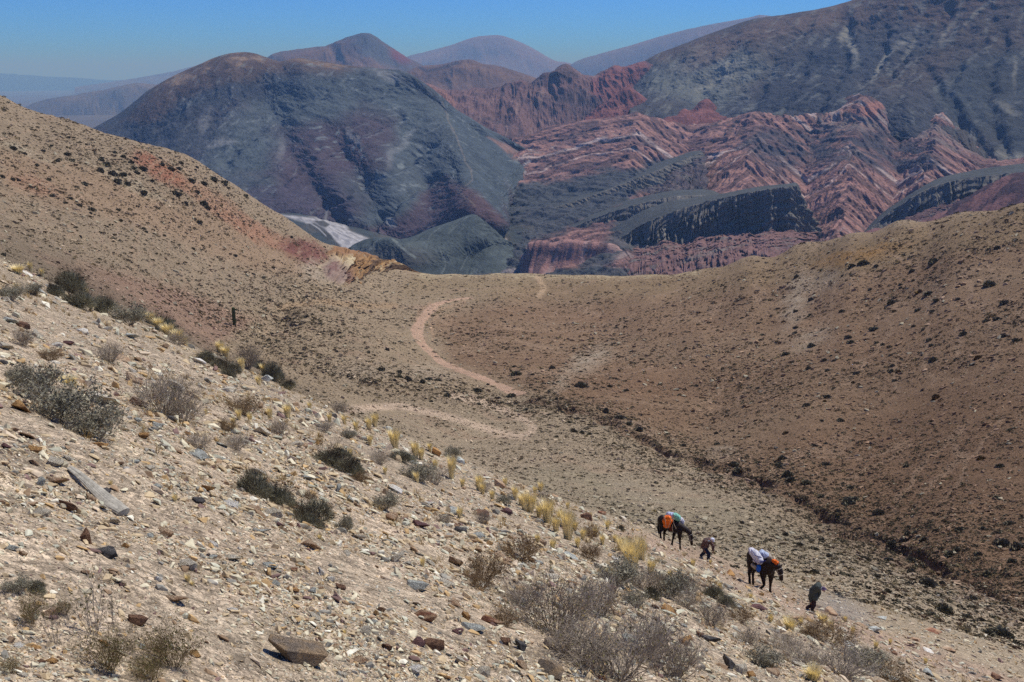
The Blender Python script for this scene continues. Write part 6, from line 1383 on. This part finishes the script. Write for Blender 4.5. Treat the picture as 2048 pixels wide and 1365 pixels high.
p1 = make_person(1418.7, 1124, (1350, 1300), 11.375, R(-35), dict(hip=(1238, 1040, 0), chest=(1275, 915, 0), head=(1388, 845, 0), face=(1412, 890, 0), kneen=(1350, 1150, -.1), footn=(1352, 1275, -.1), kneef=(1215, 1150, .1), footf=(1158, 1240, .1), elbn=(1235, 1010, -.26), handn=(1290, 1080, -.24), elbf=(1370, 990, .18), handf=(1385, 1085, .14)),
    'person in white cap, checked shirt and dark jeans, bent forward between the two mules', dict(trousers='jeans', top='plaid', top_name='shirt', hat='cap', hat_name='cap', brim=.14, scarf=True), 1.17)
p2 = make_person(1625.3, 1223.6, (1325, 1225), 8.533, R(-10), dict(hip=(1320, 1000, 0), mid=(1300, 870, 0), chest=(1375, 775, 0), head=(1468, 795, 0), face=(1515, 840, 0), kneen=(1350, 1100, -.1), footn=(1325, 1205, -.1), kneef=(1300, 1100, .1), footf=(1228, 1165, .1), elbn=(1265, 930, -.24), handn=(1292, 1035, -.24), elbf=(1400, 920, .2), handf=(1375, 990, .02)),
    'stooping person in grey green jacket and mauve hat, holding a stick, lowest on the trail', dict(trousers='dtr', top='jacket', top_name='jacket', hat='mauve', hat_name='hat', brim=.16, scarf=True), 1.02)
root, q, P, rz, k, hands = p2
st = remesh('stick', [[(q((1385, 960, .0)), .016), (q((1292, 1045, -.26)), .017), (q((1200, 1095, -.26)), .014), (q((1155, 1165, -.24)), .011)]], .010, CM['leather'], None, 1)
st.location = P; st.rotation_euler = (0, 0, rz); st.scale = root.scale; tag(st, 'thin curved brown stick held by the stooping person', 'stick')
root, q, P, rz, k = h1; w1 = np.array((Matrix.Rotation(rz, 3, 'Z') @ Vector(q((940, 850, -.06)))))*root.scale[0]+P
w2 = np.array((Matrix.Rotation(p1[3], 3, 'Z') @ Vector(p1[5]['n'])))*p1[0].scale[0]+p1[2]
rp = remesh('lead_rope', [[(w1*(1-t)+w2*t+np.array([0, 0, -.9*t*(1-t)]), .012) for t in np.linspace(0, 1, 9)]], .012, CM['rope'], None, 1); tag(rp, 'slack pale lead rope from the upper mule to the white capped man', 'rope')

# dust kicked up below the last walker
P, r = ground_hit(1690, 1235)
bm = bmesh.new(); bmesh.ops.create_icosphere(bm, subdivisions=3, radius=1)
for v in bm.verts: v.co *= 1+.25*float(noise2(np.array([v.co.x*1.5+3]), np.array([v.co.y*1.5+v.co.z]), 9)[0])
me = bpy.data.meshes.new('dust'); bm.to_mesh(me); bm.free(); du = add('dust', me)
du.scale = (2.6, 1.5, .9); du.location = P+np.array([-.3, -.3, .5]); du.rotation_euler = (0, R(20), 0)
dm = bpy.data.materials.new('dust'); dm.use_nodes = True; n = dm.node_tree; n.nodes.clear(); o_ = n.nodes.new('ShaderNodeOutputMaterial'); pv = n.nodes.new('ShaderNodeVolumePrincipled')
pv.inputs['Color'].default_value = (.9, .84, .76, 1); tcn = n.nodes.new('ShaderNodeTexCoord'); gr = n.nodes.new('ShaderNodeTexGradient'); gr.gradient_type = 'SPHERICAL'; ml = n.nodes.new('ShaderNodeMath'); ml.operation = 'MULTIPLY'; ml.inputs[1].default_value = .35
n.links.new(tcn.outputs['Object'], gr.inputs[0]); n.links.new(gr.outputs['Fac'], ml.inputs[0]); n.links.new(ml.outputs[0], pv.inputs['Density']); n.links.new(pv.outputs[0], o_.inputs['Volume'])
me.materials.append(dm); tag(du, 'thin dust drifting off the trail beside the stooping person', None, None, 'stuff')
finish_labels()
